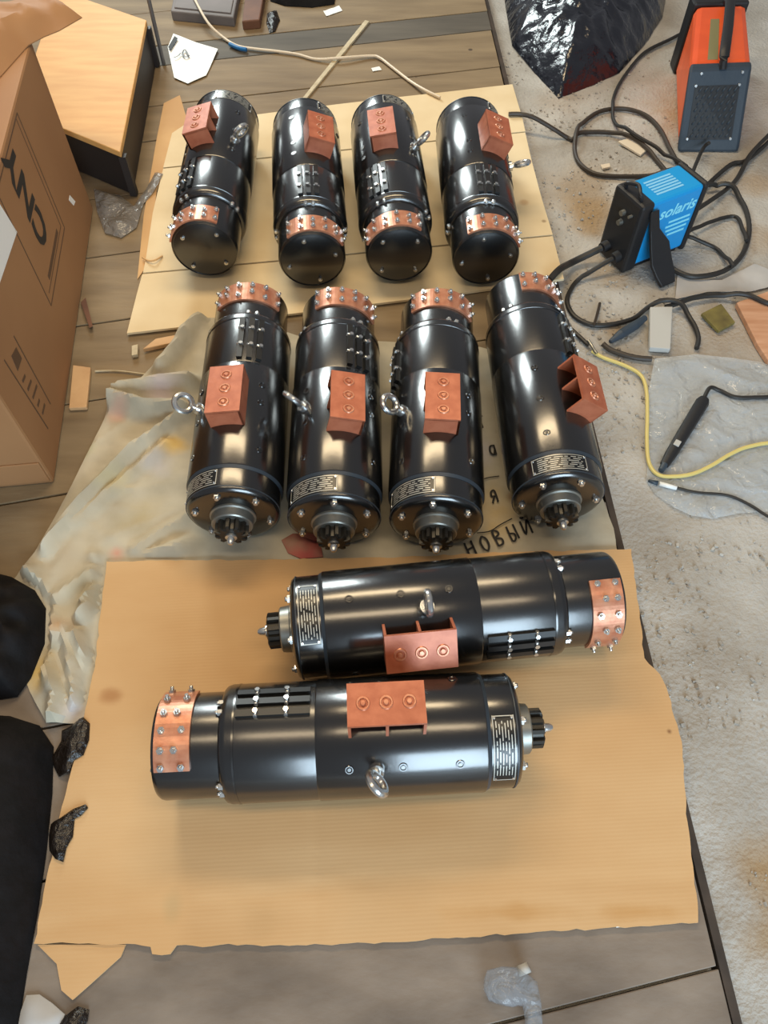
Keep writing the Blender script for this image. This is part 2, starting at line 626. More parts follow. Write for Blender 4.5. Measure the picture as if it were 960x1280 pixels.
v_lo, v_a, v_b, v_c = vof(700, 1260), vof(450, 103), vof(430, 57), vof(500, 25)
SEAM = [v_lo - 0.65, v_lo - 0.32, v_lo, v_lo + 0.31]
while SEAM[-1] < v_a - 0.3:
    SEAM.append(SEAM[-1] + 0.235)
SEAM += [v_a, v_b, v_c, v_c + 0.22, v_c + 0.45, v_c + 0.7]


def uv(u, v):
    return Vector((u * ca - v * sa, u * sa + v * ca, 0))


def right_u(v):      # u where the plank line v meets the deck's edge
    lo, hi = -1, 2
    for _ in range(30):
        m = (lo + hi) / 2
        p = uv(m, v)
        if p.x > edge_x(p.y):
            hi = m
        else:
            lo = m
    return lo


for i in range(len(SEAM) - 1):
    v0, v1 = SEAM[i] + 0.002, SEAM[i + 1] - 0.002
    jit = random.uniform(-0.003, 0.003)
    dz = random.uniform(-0.0015, 0.0)
    q = [uv(-1.4, v0), uv(right_u(v0) + jit, v0), uv(right_u(v1) + jit, v1), uv(-1.4, v1)]
    b = [p + Vector((0, 0, -0.022 + dz)) for p in q]
    t = [p + Vector((0, 0, dz)) for p in q]
    m = 'deck_wood_dark' if abs(SEAM[i] - v_b) < 0.01 else ('deck_wood_grey' if v0 < 0.6 else 'deck_wood')
    MB().hexa(b, t).build('plank', m, deck, bevel=0.0015)
# dark edge strip along the deck
mb = MB()
a0, a1 = Vector((edge_x(-0.5) + 0.004, -0.5, 0)), Vector((edge_x(3.1) + 0.004, 3.1, 0))
d = (a1 - a0).normalized()
n = Vector((d.y, -d.x, 0))
mb.hexa([a0 + Vector((0, 0, FZ - .01)), a0 + n * 0.014 + Vector((0, 0, FZ - .01)), a1 + n * 0.014 + Vector((0, 0, FZ - .01)), a1 + Vector((0, 0, FZ - .01))],
        [a0 + Vector((0, 0, -0.006)), a0 + n * 0.014 + Vector((0, 0, -0.01)), a1 + n * 0.014 + Vector((0, 0, -0.01)), a1 + Vector((0, 0, -0.006))])
struct(mb.build('trim_1', 'edge_board'))

# ================================================================== sheets the motors lie on
# pale flattened cardboard under the far row


def back_h(x, y, d):
    return 0.003 + 0.0008 * nz(x, y, 7)


back_sheet = thing('cardboard_sheet', 'pale flattened cardboard with fold creases under the far row of motors', 'cardboard')
for pl_ in ([(234, 158), (430, 133), (640, 109), (652, 150), (656, 168), (205, 213), (216, 170)],
            [(205, 214.5), (656, 169.5), (664, 205), (676, 250), (690, 297), (180, 344.5), (183, 330), (192, 270)],
            [(179, 346.5), (690, 299), (704, 352), (560, 372), (380, 394), (240, 411), (160, 420), (172, 372)]):
    sheet_mb(PP(pl_), 0.016, back_h, 0.006, jag=0.0).build('panel', 'card_pale', back_sheet, bevel=0.0)
# a tan side flap and torn curl at its rim
fl = PP([(205, 130), (225, 120), (236, 157), (218, 170), (206, 212), (196, 240), (186, 330), (172, 350), (180, 270), (196, 175)])
sheet_mb(fl, 0.02, lambda x, y, d: 0.0008, 0.0018).build('flap', 'card_tan', back_sheet)
tear = [P(178, 322, .0095), P(186, 326, .014), P(194, 325, .017), P(203, 320, .011)]
MB().tube(tear, 0.0022, 6).build('torn_edge', 'card_tan', back_sheet)

# cloth under the near row
cloth_poly = PP([(252, 402), (228, 425), (205, 447), (180, 472), (140, 503), (132, 525), (105, 580), (75, 640), (45, 692), (18, 725), (14, 800), (38, 865), (60, 905),
                 (108, 906), (126, 885), (132, 800), (142, 730), (160, 718), (400, 709), (600, 704), (772, 698), (766, 662), (747, 610), (722, 560), (700, 500), (672, 455), (600, 436), (500, 430), (380, 424), (310, 402)])
RIDGE = []
for pts, hh, w in (([(140, 508), (185, 520), (235, 522)], .034, .016), ([(150, 500), (200, 490), (240, 486)], .03, .02), ([(62, 690), (120, 620), (175, 565), (238, 520)], .022, .012),
                   ([(250, 404), (228, 440), (205, 470)], .03, .018), ([(95, 660), (150, 610), (210, 560)], .012, .014), ([(60, 760), (120, 720), (250, 680)], .012, .014),
                   ([(110, 760), (140, 720)], .02, .011), ([(105, 775), (135, 745)], .02, .011), ([(100, 800), (115, 830), (118, 860)], .022, .011), ([(60, 840), (75, 870), (70, 900)], .02, .012),
                   ([(85, 790), (95, 840), (100, 880)], .018, .012), ([(45, 800), (60, 830)], .016, .01), ([(170, 690), (235, 650)], .01, .012), ([(260, 690), (350, 690)], .008, .01),
                   ([(40, 720), (75, 800)], .02, .016), ([(120, 700), (135, 705), (128, 790)], .008, .012)):
    RIDGE.append((PP(pts), hh * 1.5, w))


def outside_d(x, y, poly):
    """Distance to an outline, 0 inside it."""
    if inside(x, y, poly):
        return 0.0
    return min(segd(x, y, poly[i], poly[i - 1]) for i in range(len(poly)))


FRONT_RIM = [tuple(p[:2]) for p in PP([(136, 706), (300, 704), (500, 700), (640, 694), (787, 690), (803, 826), (850, 950), (860, 1060), (800, 1130), (62, 1095), (84, 1000), (108, 900), (122, 830), (130, 760)])]
PALE_RIM = [tuple(p[:2]) for p in PP([(179, 346.5), (690, 299), (704, 352), (560, 372), (380, 394), (240, 411), (160, 420), (172, 372)])]
OFFCUT_RIM = [tuple(p[:2]) for p in PP([(180, 441), (232, 430), (238, 420), (196, 428)])]
JACKET_RIM = [tuple(p[:2]) for p in PP([(-60, 690), (0, 705), (30, 722), (44, 745), (42, 790), (26, 840), (8, 872), (-60, 885)], .055)]


def cloth_h(x, y, d):
    h = cloth_free(x, y, d)
    low = 0.0012 + 0.0006 * nz(x, y, 22, 4)
    for rim, w in ((FRONT_RIM, .014), (JACKET_RIM, .012)):
        t = max(0.0, min(1.0, (outside_d(x, y, rim) - .008) / w))
        h = low + (h - low) * t
    t = max(0.0, 1 - outside_d(x, y, PALE_RIM) / .02)
    t2 = max(0.0, 1 - outside_d(x, y, OFFCUT_RIM) / .02)
    return max(h, 0.0102 * min(1.0, t * 2.5), 0.0125 * min(1.0, t2 * 2.5))


def cloth_free(x, y, d):
    h = 0.0035 + 0.0015 * nz(x, y, 22, 4)
    fl_ = max(0.0, min(1.0, (-0.33 - x) / 0.05))
    near = max(0.0, min(1.0, (0.60 - y) / 0.03))
    k = max(fl_, near * 0.6)
    if x > -0.50 and y < 0.585:
        k *= 0.25 if x > -0.46 else 0.7
    if x > 0.05:
        k = 0.0
    e = 0.0
    for pts, hh, w in RIDGE:
        dd = min(segd(x, y, pts[i], pts[i + 1]) for i in range(len(pts) - 1))
        e = max(e, hh * math.exp(-(dd / w) ** 2))
    e += 0.006 * max(0, ridged(x * 0.7 + y * 0.4, y - x, 9, 2)) ** 2 + 0.003 * max(0, ridged(x * 0.5 + y * 0.9, (y * .6 - x * 1.2) * .4, 22, 5)) ** 3
    return h + e * k * min(1.0, d / 0.01 + 0.25)


cloth = sheet_mb(cloth_poly, 0.008, cloth_h, 0.002).build('cloth', 'cloth')
tag(cloth, 'stained off-white cloth spread under the near row of motors, bunched beside the big box', 'cloth')


STROKE = {
    'н': [[(0, 1), (.02, 0)], [(.5, 1), (.5, 0)], [(0, .5), (.5, .55)]],
    'о': [[(.25, 1), (.02, .7), (.05, .2), (.28, 0), (.5, .3), (.48, .75), (.25, 1)]],
    'в': [[(.02, 0), (0, 1), (.3, .98), (.38, .75), (.05, .55), (.42, .4), (.4, .08), (.02, 0)]],
    'ы': [[(0, 1), (0, 0), (.28, .05), (.32, .38), (0, .5)], [(.52, 1), (.52, 0)]],
    'й': [[(0, 1), (0, .05), (.5, .95), (.5, 0)], [(.12, 1.25), (.25, 1.15), (.4, 1.28)]],
    'т': [[(0, 1), (.6, 1)], [(.3, 1), (.3, 0)]],
    'к': [[(0, 1), (0, 0)], [(.5, 1), (.03, .5), (.5, 0)]],
    'а': [[(.45, .9), (.1, .85), (.02, .3), (.3, .05), (.46, .5)], [(.46, .95), (.5, 0)]],
    'г': [[(0, 0), (0, 1), (.5, 1)]],
    'я': [[(.5, 0), (.48, 1), (.15, .95), (.1, .6), (.46, .5)], [(.3, .5), (0, 0)]],
}


def marker(s, px, py, px2, py2, size, z):
    """Marker handwriting: one thin stroke after another, along the line between two places."""
    a, b = P(px, py, z), P(px2, py2, z)
    M = frame(a, b - a, Vector((0, 1, 0)))
    adv = (b - a).length / len(s)
    mb = MB()
    for k, ch in enumerate(s):
        for st in STROKE[ch]:
            mb.tube([M @ Vector((k * adv + (x + .12 * y) * size * .85, (y - .5) * size, 0)) for x, y in st], 0.002, 6, 4, flat=0.3)
    return mb


# marker handwriting on the cloth
for s_, q, sz in (('новый', (583, 688, 670, 654), 0.032), ('т', (596, 529, 616, 524), 0.030), ('ка', (595, 566, 628, 560), 0.026), ('гя', (598, 626, 628, 618), 0.026)):
    marker(s_, *q, sz, 0.0095).build('handwriting', 'ink_black', cloth)
MB().tube(PP([(598, 601), (610, 597), (624, 595)], 0.0095), 0.0012, 6, flat=0.3).build('handwriting', 'ink_black', cloth)
MB().tube(PP([(596, 666), (612, 664), (625, 656), (640, 648)], 0.0095), 0.0012, 6, flat=0.3).build('handwriting', 'ink_black', cloth)

# brown corrugated cardboard in front
front_poly = PP([(136, 706), (300, 704), (500, 700), (640, 694), (787, 690), (796, 760), (803, 826), (822, 846), (836, 880), (846, 920), (852, 960), (853, 990), (860, 1060), (870, 1154),
                 (760, 1160), (640, 1168), (500, 1178), (340, 1182), (222, 1182), (214, 1193), (192, 1193), (190, 1184), (160, 1180), (100, 1180), (45, 1180), (62, 1095), (84, 1000), (108, 900), (122, 830), (130, 760)])
FC = [(P(395, 1000), P(397, 1180)), (P(480, 1098), P(866, 1100)), (P(640, 838), P(803, 832)), (P(60, 1160), P(480, 1098))]


def front_h(x, y, d):
    h = 0.0075 + 0.0012 * nz(x, y, 5, 3)
    for a, b in FC:
        h -= 0.0016 * math.exp(-(segd(x, y, a, b) / 0.004) ** 2)
    if y < 0.2:
        h -= 0.004 * min(1, (0.2 - y) / 0.1)
    return h


front = thing('cardboard_sheet', 'brown corrugated cardboard sheet under the two crosswise motors', 'cardboard')
sheet_mb(front_poly, 0.0115, front_h, 0.005, jag=0.0035).build('panel', 'card_front', front)
flap = PP([(48, 1181), (158, 1181), (152, 1196), (120, 1225), (92, 1250), (78, 1238), (72, 1205)])
sheet_mb(flap, 0.012, lambda x, y, d: 0.0012 + 0.0004 * nz(x, y, 20), 0.003).build('flap', 'card_front', front)
MB().tube(PP([(770, 1158), (800, 1155), (835, 1152), (868, 1152)], 0.0078), 0.0014, 6, flat=0.6).build('torn_edge', 'white_paper', front)

# ================================================================== starter motors
RB = 0.087


def pol(x, r, t):
    a = R(t)
    return Vector((x, r * math.sin(a), r * math.cos(a)))


def radial_bolt(x, t, r0, h, rr):
    m = MB()
    m.cyl(pol(x, r0 - 0.003, t), pol(x, r0 + h * 0.45, t), rr * 1.35, seg=6, smooth=False)
    m.cyl(pol(x, r0 + h * 0.4, t), pol(x, r0 + h, t), rr * 0.7, seg=8)
    return m


def axial_bolt(x, r, t, h, rr, sgn):
    c = pol(x, r, t)
    m = MB()
    m.cyl(c - Vector((sgn * 0.003, 0, 0)), c + Vector((sgn * h * 0.5, 0, 0)), rr * 1.4, seg=6, smooth=False)
    m.cyl(c + Vector((sgn * h * 0.45, 0, 0)), c + Vector((sgn * h, 0, 0)), rr * 0.8, seg=8)
    return m


LIB = {}
k_ = RB / 0.09
LIB['commutator_cover'] = MB().lathe([(0, 0.0001), (0, .066), (.002, .069), (.002, .071), (.0, .0715), (.004, .0745), (.008, .0755), (.109, .0755)]).mesh('commutator_cover', 'black_paint_dull')
LIB['brush_band'] = MB().lathe([(.100, .074), (.101, .0795), (.105, .0835), (.112, .0855), (.243, .0855), (.2465, .085), (.2465, .07)]).mesh('brush_band', 'black_paint_dull')
LIB['band_seam'] = MB().lathe([(.121, .0853), (.1215, .0862), (.1245, .0862), (.125, .0853)]).mesh('band_seam', 'black_paint')
LIB['body'] = MB().lathe([(.246, .07), (.246, RB - .001), (.248, RB), (.501, RB), (.503, RB - .0006), (.503, .07)]).mesh('body', 'black_paint')
LIB['end_ring'] = MB().lathe([(.503, .07), (.503, RB - .001), (.5085, .0832), (.509, .07)]).mesh('end_ring', 'ring_grey')  # lighter grey paints in the highlight this chamfer catches on the black body
LIB['front_cover'] = MB().lathe([(.508, .06), (.508, .0825), (.546, .0825), (.551, .0815), (.5555, .078), (.558, .072), (.5585, .05), (.5585, .0001)]).mesh('front_cover', 'black_paint')
LIB['rim'] = MB().lathe([(.5475, .081), (.5475, .0832), (.5495, .0832), (.5495, .08)]).mesh('rim', 'ring_grey')
LIB['hub'] = MB().lathe([(.556, .041), (.562, .041), (.564, .038), (.579, .0365), (.581, .0345), (.581, .03), (.579, .0001)], 36).mesh('hub', 'steel_grey')
LIB['nut'] = MB().lathe([(.600, .011), (.607, .0105), (.609, .007), (.617, .006), (.621, .0035), (.6215, .0001)], 14).mesh('nut', 'steel')
g = MB()
T = 11
prof = []
for i in range(T):
    for da, rr in ((-.30, .0225), (-.17, .0295), (.17, .0295), (.30, .0225)):
        a = 2 * math.pi * (i + da) / T
        prof.append((rr * math.sin(a), rr * math.cos(a)))
n_ = len(prof)
g.add([(.577, y, z) for y, z in prof] + [(.601, y, z) for y, z in prof] + [(.6035, y * .82, z * .82) for y, z in prof],
      [tuple(reversed(range(n_))), tuple(range(2 * n_, 3 * n_))] + [(k, (k + 1) % n_, n_ + (k + 1) % n_, n_ + k) for k in range(n_)] +
      [(n_ + k, n_ + (k + 1) % n_, 2 * n_ + (k + 1) % n_, 2 * n_ + k) for k in range(n_)])
LIB['pinion'] = g.mesh('pinion', 'gear')
# copper terminal cover: top plate, three cross walls, one closed long side
x0, x1, hw, top = .296, .411, .031, .123
tcm = MB()
tcm.box(((x0 + x1) / 2, 0, top - .0025), (x1 - x0, hw * 2, .005))
for xc in (x0 + .0022, (x0 + x1) / 2, x1 - .0022):
    tcm.add([(xc - .0022, -hw, .079), (xc + .0022, -hw, .079), (xc + .0022, hw, .079), (xc - .0022, hw, .079),
             (xc - .0022, -hw, top - .004), (xc + .0022, -hw, top - .004), (xc + .0022, hw, top - .004), (xc - .0022, hw, top - .004)],
            [(3, 2, 1, 0), (4, 5, 6, 7), (0, 1, 5, 4), (1, 2, 6, 5), (2, 3, 7, 6), (3, 0, 4, 7)])
tcm.box(((x0 + x1) / 2, hw - .002, .0985), (x1 - x0, .004, .043))
LIB['terminal_cover'] = tcm.mesh('terminal_cover', 'copper')
xm = (x0 + x1) / 2
for i, dx in enumerate((-.034, 0, .034)):
    r_ = MB().torus((xm + dx, 0.001, top), (0, 0, 1), .0085, .0022, 18, 6)
    r_.cyl((xm + dx, 0.001, top - .001), (xm + dx, .001, top + .003), .005, .0035, 10)
    LIB['stud%d' % i] = r_.mesh('stud', 'copper_strip')
LIB['terminal_strip'] = MB().arc(.006, .059, .0735, .0792, -46, 60, 24).mesh('terminal_strip', 'copper_strip')
strip_bolts = []
for i, t in enumerate((-41, -24, -5, 14, 33, 54)):
    for j, x in enumerate((.017, .047)):
        if i in (1, 3) and j == 1:
            x = .037
        strip_bolts.append((x, t))
for i, (x, t) in enumerate(strip_bolts):
    LIB['sb%d' % i] = radial_bolt(x, t, .079, .0095, .0042).mesh('bolt', 'steel')
bars = []
for i, t in enumerate((6, 18, 30)):
    b_ = MB()
    c = pol(.183, .0865, t)
    rot = Matrix.Rotation(-R(t), 3, 'X')
    b_.box(c, (.112, .0105, .009), rot)
    LIB['bar%d' % i] = b_.mesh('clamp_bar', 'bar_black')
    for j, x in enumerate((.157, .203)):
        q = MB()
        q.cyl(pol(x, .089, t - 4), pol(x, .089, t + 4), .0032, seg=8)
        q.cyl(pol(x, .086, t + 1), pol(x, .0945, t + 1), .0042, seg=6, smooth=False)
        LIB['barbolt%d%d' % (i, j)] = q.mesh('bolt', 'steel')
stepb = [(s + d_) for s in (18, -72, 108, 198) for d_ in (-6, 6)]
for i, t in enumerate(stepb):
    LIB['step%d' % i] = axial_bolt(.1025, .080, t, .008, .0036, -1).mesh('step_bolt', 'steel')
endb = (35, 125, 215, 305)
for i, t in enumerate(endb):
    LIB['end%d' % i] = axial_bolt(0, .055, t, .006, .0036, -1).mesh('end_bolt', 'steel')
flb = [-10 + 60 * i for i in range(6)]
for i, t in enumerate(flb):
    LIB['fl%d' % i] = axial_bolt(.5575, .066, t, .009, .0048, 1).mesh('flange_bolt', 'steel')
# nameplate with its printed lines and rivets
NP0, NP1 = -76, -6
LIB['nameplate'] = MB().arc(.511, .5445, .082, .0834, NP0, NP1, 20).mesh('nameplate', 'plate_black')
pr = MB()
rng = random.Random(3)
for x in (.5118, .5437):
    pr.arc(x - .0005, x + .0005, .0832, .0836, NP0 + .6, NP1 - .6, 18)
for t in (NP0 + 1.2, NP1 - 1.2):
    pr.arc(.5118, .5437, .0832, .0836, t - .4, t + .4, 2)
for i in range(6):
    x = .5165 + i * .0045
    t = NP0 + 8
    while t < NP1 - 8:
        w = rng.uniform(4, 15)
        pr.arc(x - .0006, x + .0006, .0832, .0836, t, min(t + w, NP1 - 6), 4)
        t += w + rng.uniform(1.5, 4)
LIB['print'] = pr.mesh('print', 'plate_print')
for i, (x, t) in enumerate(((.5145, NP0 + 3), (.541, NP0 + 3), (.5145, NP1 - 3), (.541, NP1 - 3))):
    LIB['rivet%d' % i] = MB().cyl(pol(x, .083, t), pol(x, .0852, t), .0026, .0018, 8).mesh('rivet', 'steel')
# small dark screws in the body
scr = [(.295, -50), (.375, -50), (.30, 38), (.345, 38), (.46, -50), (.46, 40)]
for i, (x, t) in enumerate(scr):
    s_ = MB().torus(pol(x, RB, t), pol(0, 1, t), .0055, .0014, 14, 6)
    s_.cyl(pol(x, RB - .002, t), pol(x, RB + .001, t), .003, seg=6, smooth=False)
    LIB['scr%d' % i] = s_.mesh('screw', 'black_paint')


SX, SR = 0.945, 1.01
SCL = Matrix.Diagonal((SX, SR, SR, 1))
for me_ in LIB.values():
    me_.transform(SCL)


def eye_mesh(tw, t=-52):
    x = .335
    e = MB()
    RB = 0.087
    e.cyl(pol(x, RB - .003, t), pol(x, RB + .006, t), .0125, .0115, 16)
    e.cyl(pol(x, RB + .005, t), pol(x, RB + .014, t), .0065, .006, 12)
    up = pol(0, 1, t)
    ax = Matrix.Rotation(tw, 3, up) @ Vector((1, 0, 0))
    e.torus(pol(x, RB + .030, t), ax, .0165, .0058, 26, 10)
    me_ = e.mesh('eye_bolt', 'steel')
    me_.transform(Matrix.Diagonal((SX, SR, SR, 1)))
    return me_


def put(name, key, parent, phi=None, mesh=None):
    o = bpy.data.objects.new(name, mesh or LIB[key])
    C.objects.link(o)
    o.parent = parent
    if phi is not None:
        o.location = (0, 0, RB)
        o.rotation_euler = (-phi, 0, 0)
    return o


GROUP = 'black starter motors laid out on the deck'


def starter(ax, ay, bx, by, z, phi, label, eye=0.4, eye_t=-52, band=0.0):
    """Axis from the commutator end (ax, ay) towards (bx, by); phi turns the copper cover about the axis."""
    rz = math.atan2(by - ay, bx - ax)
    t = thing('starter_motor', label, 'starter motor', (ax, ay, z), rz, GROUP)
    f = R(phi)
    put('commutator_cover', 'commutator_cover', t, f)
    bb = put('brush_band', 'brush_band', t, f)
    put('band_seam', 'band_seam', bb)
    bo = put('body', 'body', t, f)
    for i in range(len(scr)):
        put('screw', 'scr%d' % i, bo)
    put('end_ring', 'end_ring', bo)
    fc = put('front_cover', 'front_cover', t, f)
    put('rim', 'rim', fc)
    for i in range(6):
        put('flange_bolt', 'fl%d' % i, fc)
    put('hub', 'hub', t, f)
    put('pinion', 'pinion', t, f)
    put('nut', 'nut', t, f)
    tc = put('terminal_cover', 'terminal_cover', t, f)
    tc['label'] = 'copper terminal cover'
    for i in range(3):
        put('stud', 'stud%d' % i, tc)
    ts = put('terminal_strip', 'terminal_strip', t, f)
    ts['label'] = 'bolted copper strip'
    for i in range(len(strip_bolts)):
        put('bolt', 'sb%d' % i, ts)
    for i in range(3):
        cb = put('clamp_bar', 'bar%d' % i, t, f + R(band))
        for j in range(2):
            put('bolt', 'barbolt%d%d' % (i, j), cb)
    for i in range(len(stepb)):
        put('step_bolt', 'step%d' % i, t, f)
    for i in range(4):
        put('end_bolt', 'end%d' % i, t, f)
    npl = put('nameplate', 'nameplate', t, f)
    put('print', 'print', npl)
    for i in range(4):
        put('rivet', 'rivet%d' % i, npl)
    if eye is not None:
        e = put('eye_bolt', None, t, f, eye_mesh(eye, eye_t))
        e['label'] = 'bright steel lifting eye'
    return t


ZF, ZM, ZB = 0.0124, 0.0066, 0.0089
LS = 0.6215 * SX
RB = RB * SR


def far(tip, other, L=LS):
    """Commutator end from the pinion tip and a second point of the axis."""
    d = (other - tip).normalized()
    return tip + d * L


def from_tip(tip_px, oth_px, z, phi, label, **k):
    a, b = P(*tip_px, z + RB), P(*oth_px, z + RB)
    e = far(a, b)
    return starter(e.x, e.y, a.x, a.y, z, phi, label, **k)


def from_end(end_px, oth_px, z, phi, label, dx=0, dx2=0, **k):
    a, b = P(*end_px, z + RB), P(*oth_px, z + RB)
    return starter(a.x + dx, a.y, b.x + dx2, b.y, z, phi, label, **k)


# crosswise pair on the brown cardboard
from_tip((691, 909), (190, 934), ZF, 4, 'black starter motor crosswise on brown cardboard, its pinion pointing toward the concrete floor', eye=0.75)
from_tip((322, 790), (780, 744), ZF, 50, 'black starter motor crosswise on brown cardboard, its pinion pointing toward the dark jacket', eye=0.0, eye_t=-34)
# near row on the cloth
from_tip((288, 681), (315, 395), ZM, -5, 'black starter motor on cloth, outermost in its row, beside the bunched cloth', eye=1.1)
from_tip((417, 690), (423, 400), ZM, 13, 'black starter motor on cloth, second from the bunched cloth, a red scrap by its pinion', eye=-0.9)
from_tip((545, 692), (546, 395), ZM, 2, 'black starter motor on cloth, its ring eye upright, beside the one nearest the concrete', eye=1.35, band=-98)
from_tip((705, 662), (650, 375), ZM, 35, 'black starter motor on cloth at the deck edge, slanted, no lifting eye', eye=None)
# far row on the pale cardboard
from_end((256, 313), (284, 150), ZB, 16, 'black starter motor on pale cardboard nearest the white paper tag', eye=0.9)
from_end((397, 326), (388, 150), ZB, -20, 'black starter motor on pale cardboard, second from the white tag', dx=-.012, dx2=-.015, eye=None)
from_end((497, 320), (476, 150), ZB, 8, 'black starter motor on pale cardboard, second from the deck edge, ring eye on its flank', dx=.004, dx2=.004, eye=1.3)
from_end((603, 324), (580, 150), ZB, -24, 'black starter motor on pale cardboard nearest the concrete floor and the black cable', dx=.008, dx2=.008, eye=1.2)

# ================================================================== big cardboard box
BZ = 0.42
A = P(117, 262); B = P(68, 604)
d = (A - B); d.z = 0
ln_ = d.length
d.normalize()
nl = Vector((-d.y, d.x, 0))            # towards the left
box = thing('cardboard_box', 'big brown cardboard box with dark printed lettering beside the cloth', 'box', tuple((A + B) / 2))
inv = Matrix.Translation(-(A + B) / 2)


def bx_(u, w, z):
    """u along the side from the near corner, w inwards, z up (relative to the box)."""
    return B + d * u + nl * w + Vector((0, 0, z)) - (A + B) / 2


def slab(u0, u1, w0, w1, z0, z1):
    return MB().hexa([bx_(u0, w0, z0), bx_(u1, w0, z0), bx_(u1, w1, z0), bx_(u0, w1, z0)], [bx_(u0, w0, z1), bx_(u1, w0, z1), bx_(u1, w1, z1), bx_(u0, w1, z1)])


W = 0.5
slab(0, ln_, 0, W, -0.0005, BZ).build('body', 'box_card', box, bevel=0.006)
slab(-0.004, 0.0005, 0.004, W, 0.012, 0.072).build('bottom_flap', 'box_card', box, bevel=0.002)
# far top flap folded outwards
mb = MB()
mb.hexa([bx_(ln_ - .004, .01, BZ - .006), bx_(ln_ + .19, .03, BZ - .026), bx_(ln_ + .19, W - .03, BZ - .026), bx_(ln_ - .004, W - .01, BZ - .006)],
        [bx_(ln_ - .004, .01, BZ - .001), bx_(ln_ + .19, .03, BZ - .021), bx_(ln_ + .19, W - .03, BZ - .021), bx_(ln_ - .004, W - .01, BZ - .001)])
mb.build('top_flap', 'box_card', box)


def side_pt(px, py):
    """Where the photograph's pixel meets the box's long side: (u, z)."""
    o = Vector((0, 0, CAM_H))
    r = P(px, py, 0) - o
    nrm = nl
    t = (B - o).dot(nrm) / r.dot(nrm)
    p = o + r * t
    return (p - B).dot(d), p.z


def side_quad(pts, m, name, off=0.0006):
    vs_ = [bx_(u, -off, z) for u, z in pts]
    n = len(vs_)
    back = [bx_(u, 0.001, z) for u, z in pts]
    MB().add(vs_ + back, [tuple(range(n)), tuple(reversed(range(n, 2 * n)))] + [(k, n + k, n + (k + 1) % n, (k + 1) % n) for k in range(n)]).build(name, m, box)


def side_line(a, b, w=0.003, m='ink_brown', name='printed_line'):
    a, b = Vector(a), Vector(b)
    e = (b - a).normalized()
    k = Vector((-e.y, e.x)) * w / 2
    side_quad([a - k, b - k, b + k, a + k], m, name)


c1, c2, c3, c4 = [side_pt(*p) for p in ((22, 147), (80, 280), (65, 383), (-6, 238))]
uA, uB = (c3[0] + c4[0]) / 2, (c1[0] + c2[0]) / 2
zA, zB = (c2[1] + c3[1]) / 2, (c1[1] + c4[1]) / 2
for a, b in (((uA, zA), (uB, zA)), ((uB, zA), (uB, zB)), ((uB, zB), (uA, zB)), ((uA, zB), (uA, zA))):
    side_line(a, b)
ins = 0.018
for a, b in (((uB - ins, zA + ins), (uB - ins, zB)), ((uA + ins, zA + ins), (uB - ins, zA + ins))):
    side_line(a, b, 0.0022)
side_line((uA + .05, zA + .03), (uB - .05, zA + .03), 0.011)
# lettering: reads upwards along the side
lo_ = side_pt(41, 297); hi_ = side_pt(33, 180)
um = (lo_[0] + hi_[0]) / 2
M = frame(bx_((uA + uB) / 2 - .005, -0.0008, (lo_[1] + hi_[1]) / 2 + .005), Vector((0, 0, 1)), -d)
text_mb('CNY', 0.1, M, bold=0.003).build('lettering', 'ink_black', box)
# second printed block near the corner and a plain white patch on the side
c = [side_pt(*p) for p in ((5, 450), (60, 536), (63, 505), (17, 420))]
for i in range(2):
    side_line(c[0] if i == 0 else c[3], c[1] if i == 0 else c[2], 0.003)
a, b = Vector(side_pt(20, 440)), Vector(side_pt(22, 462))
side_quad([Vector(side_pt(*p)) for p in ((14, 445), (22, 464), (27, 448), (20, 434))], 'ink_brown', 'printed_mark')
for q in range(5):
    f0, f1 = 0.35 + q * .12, 0.42 + q * .12
    p0 = Vector(c[0]).lerp(Vector(c[1]), f0); p1 = Vector(c[3]).lerp(Vector(c[2]), f0 + .05)
    side_line(p0.lerp(p1, .2), p0.lerp(p1, .2 + .15 * (2 + q % 3)), 0.006)
side_quad([Vector(side_pt(*p)) for p in ((-8, 243), (21, 290), (-2, 358), (-30, 300))], 'white_paper', 'pale_patch')
side_quad([Vector(side_pt(*p)) for p in ((87, 244), (94, 252), (92, 257), (86, 250))], 'white_paper', 'scuff')

# crumpled brown wrapping paper in the box's mouth
wp = [bx_(u, w, 0) + (A + B) / 2 for u, w in ((ln_ - .30, .08), (ln_ - .15, .04), (ln_ - .03, .0), (ln_ + .03, -.055), (ln_ + .10, -.095), (ln_ + .155, -.06), (ln_ + .15, .10), (ln_ + .12, .30), (ln_ + .02, .38), (ln_ - .14, .36), (ln_ - .28, .24))]


def paper_h(x, y, dd):
    u = (Vector((x, y, 0)) - B).dot(d)
    base = BZ + .0005 - max(0.0, u - ln_) * 0.107
    return base + 0.045 * min(1, dd / .04) * max(0, 0.45 + 0.6 * ridged(x, y, 8, 3)) + .006 * abs(nz(x, y, 30)) * min(1, dd / .02)


paper = sheet_mb(wp, 0.012, paper_h, 0.002).build('wrapping_paper', 'box_card')
tag(paper, 'crumpled brown wrapping paper on top of the big printed box', 'paper')

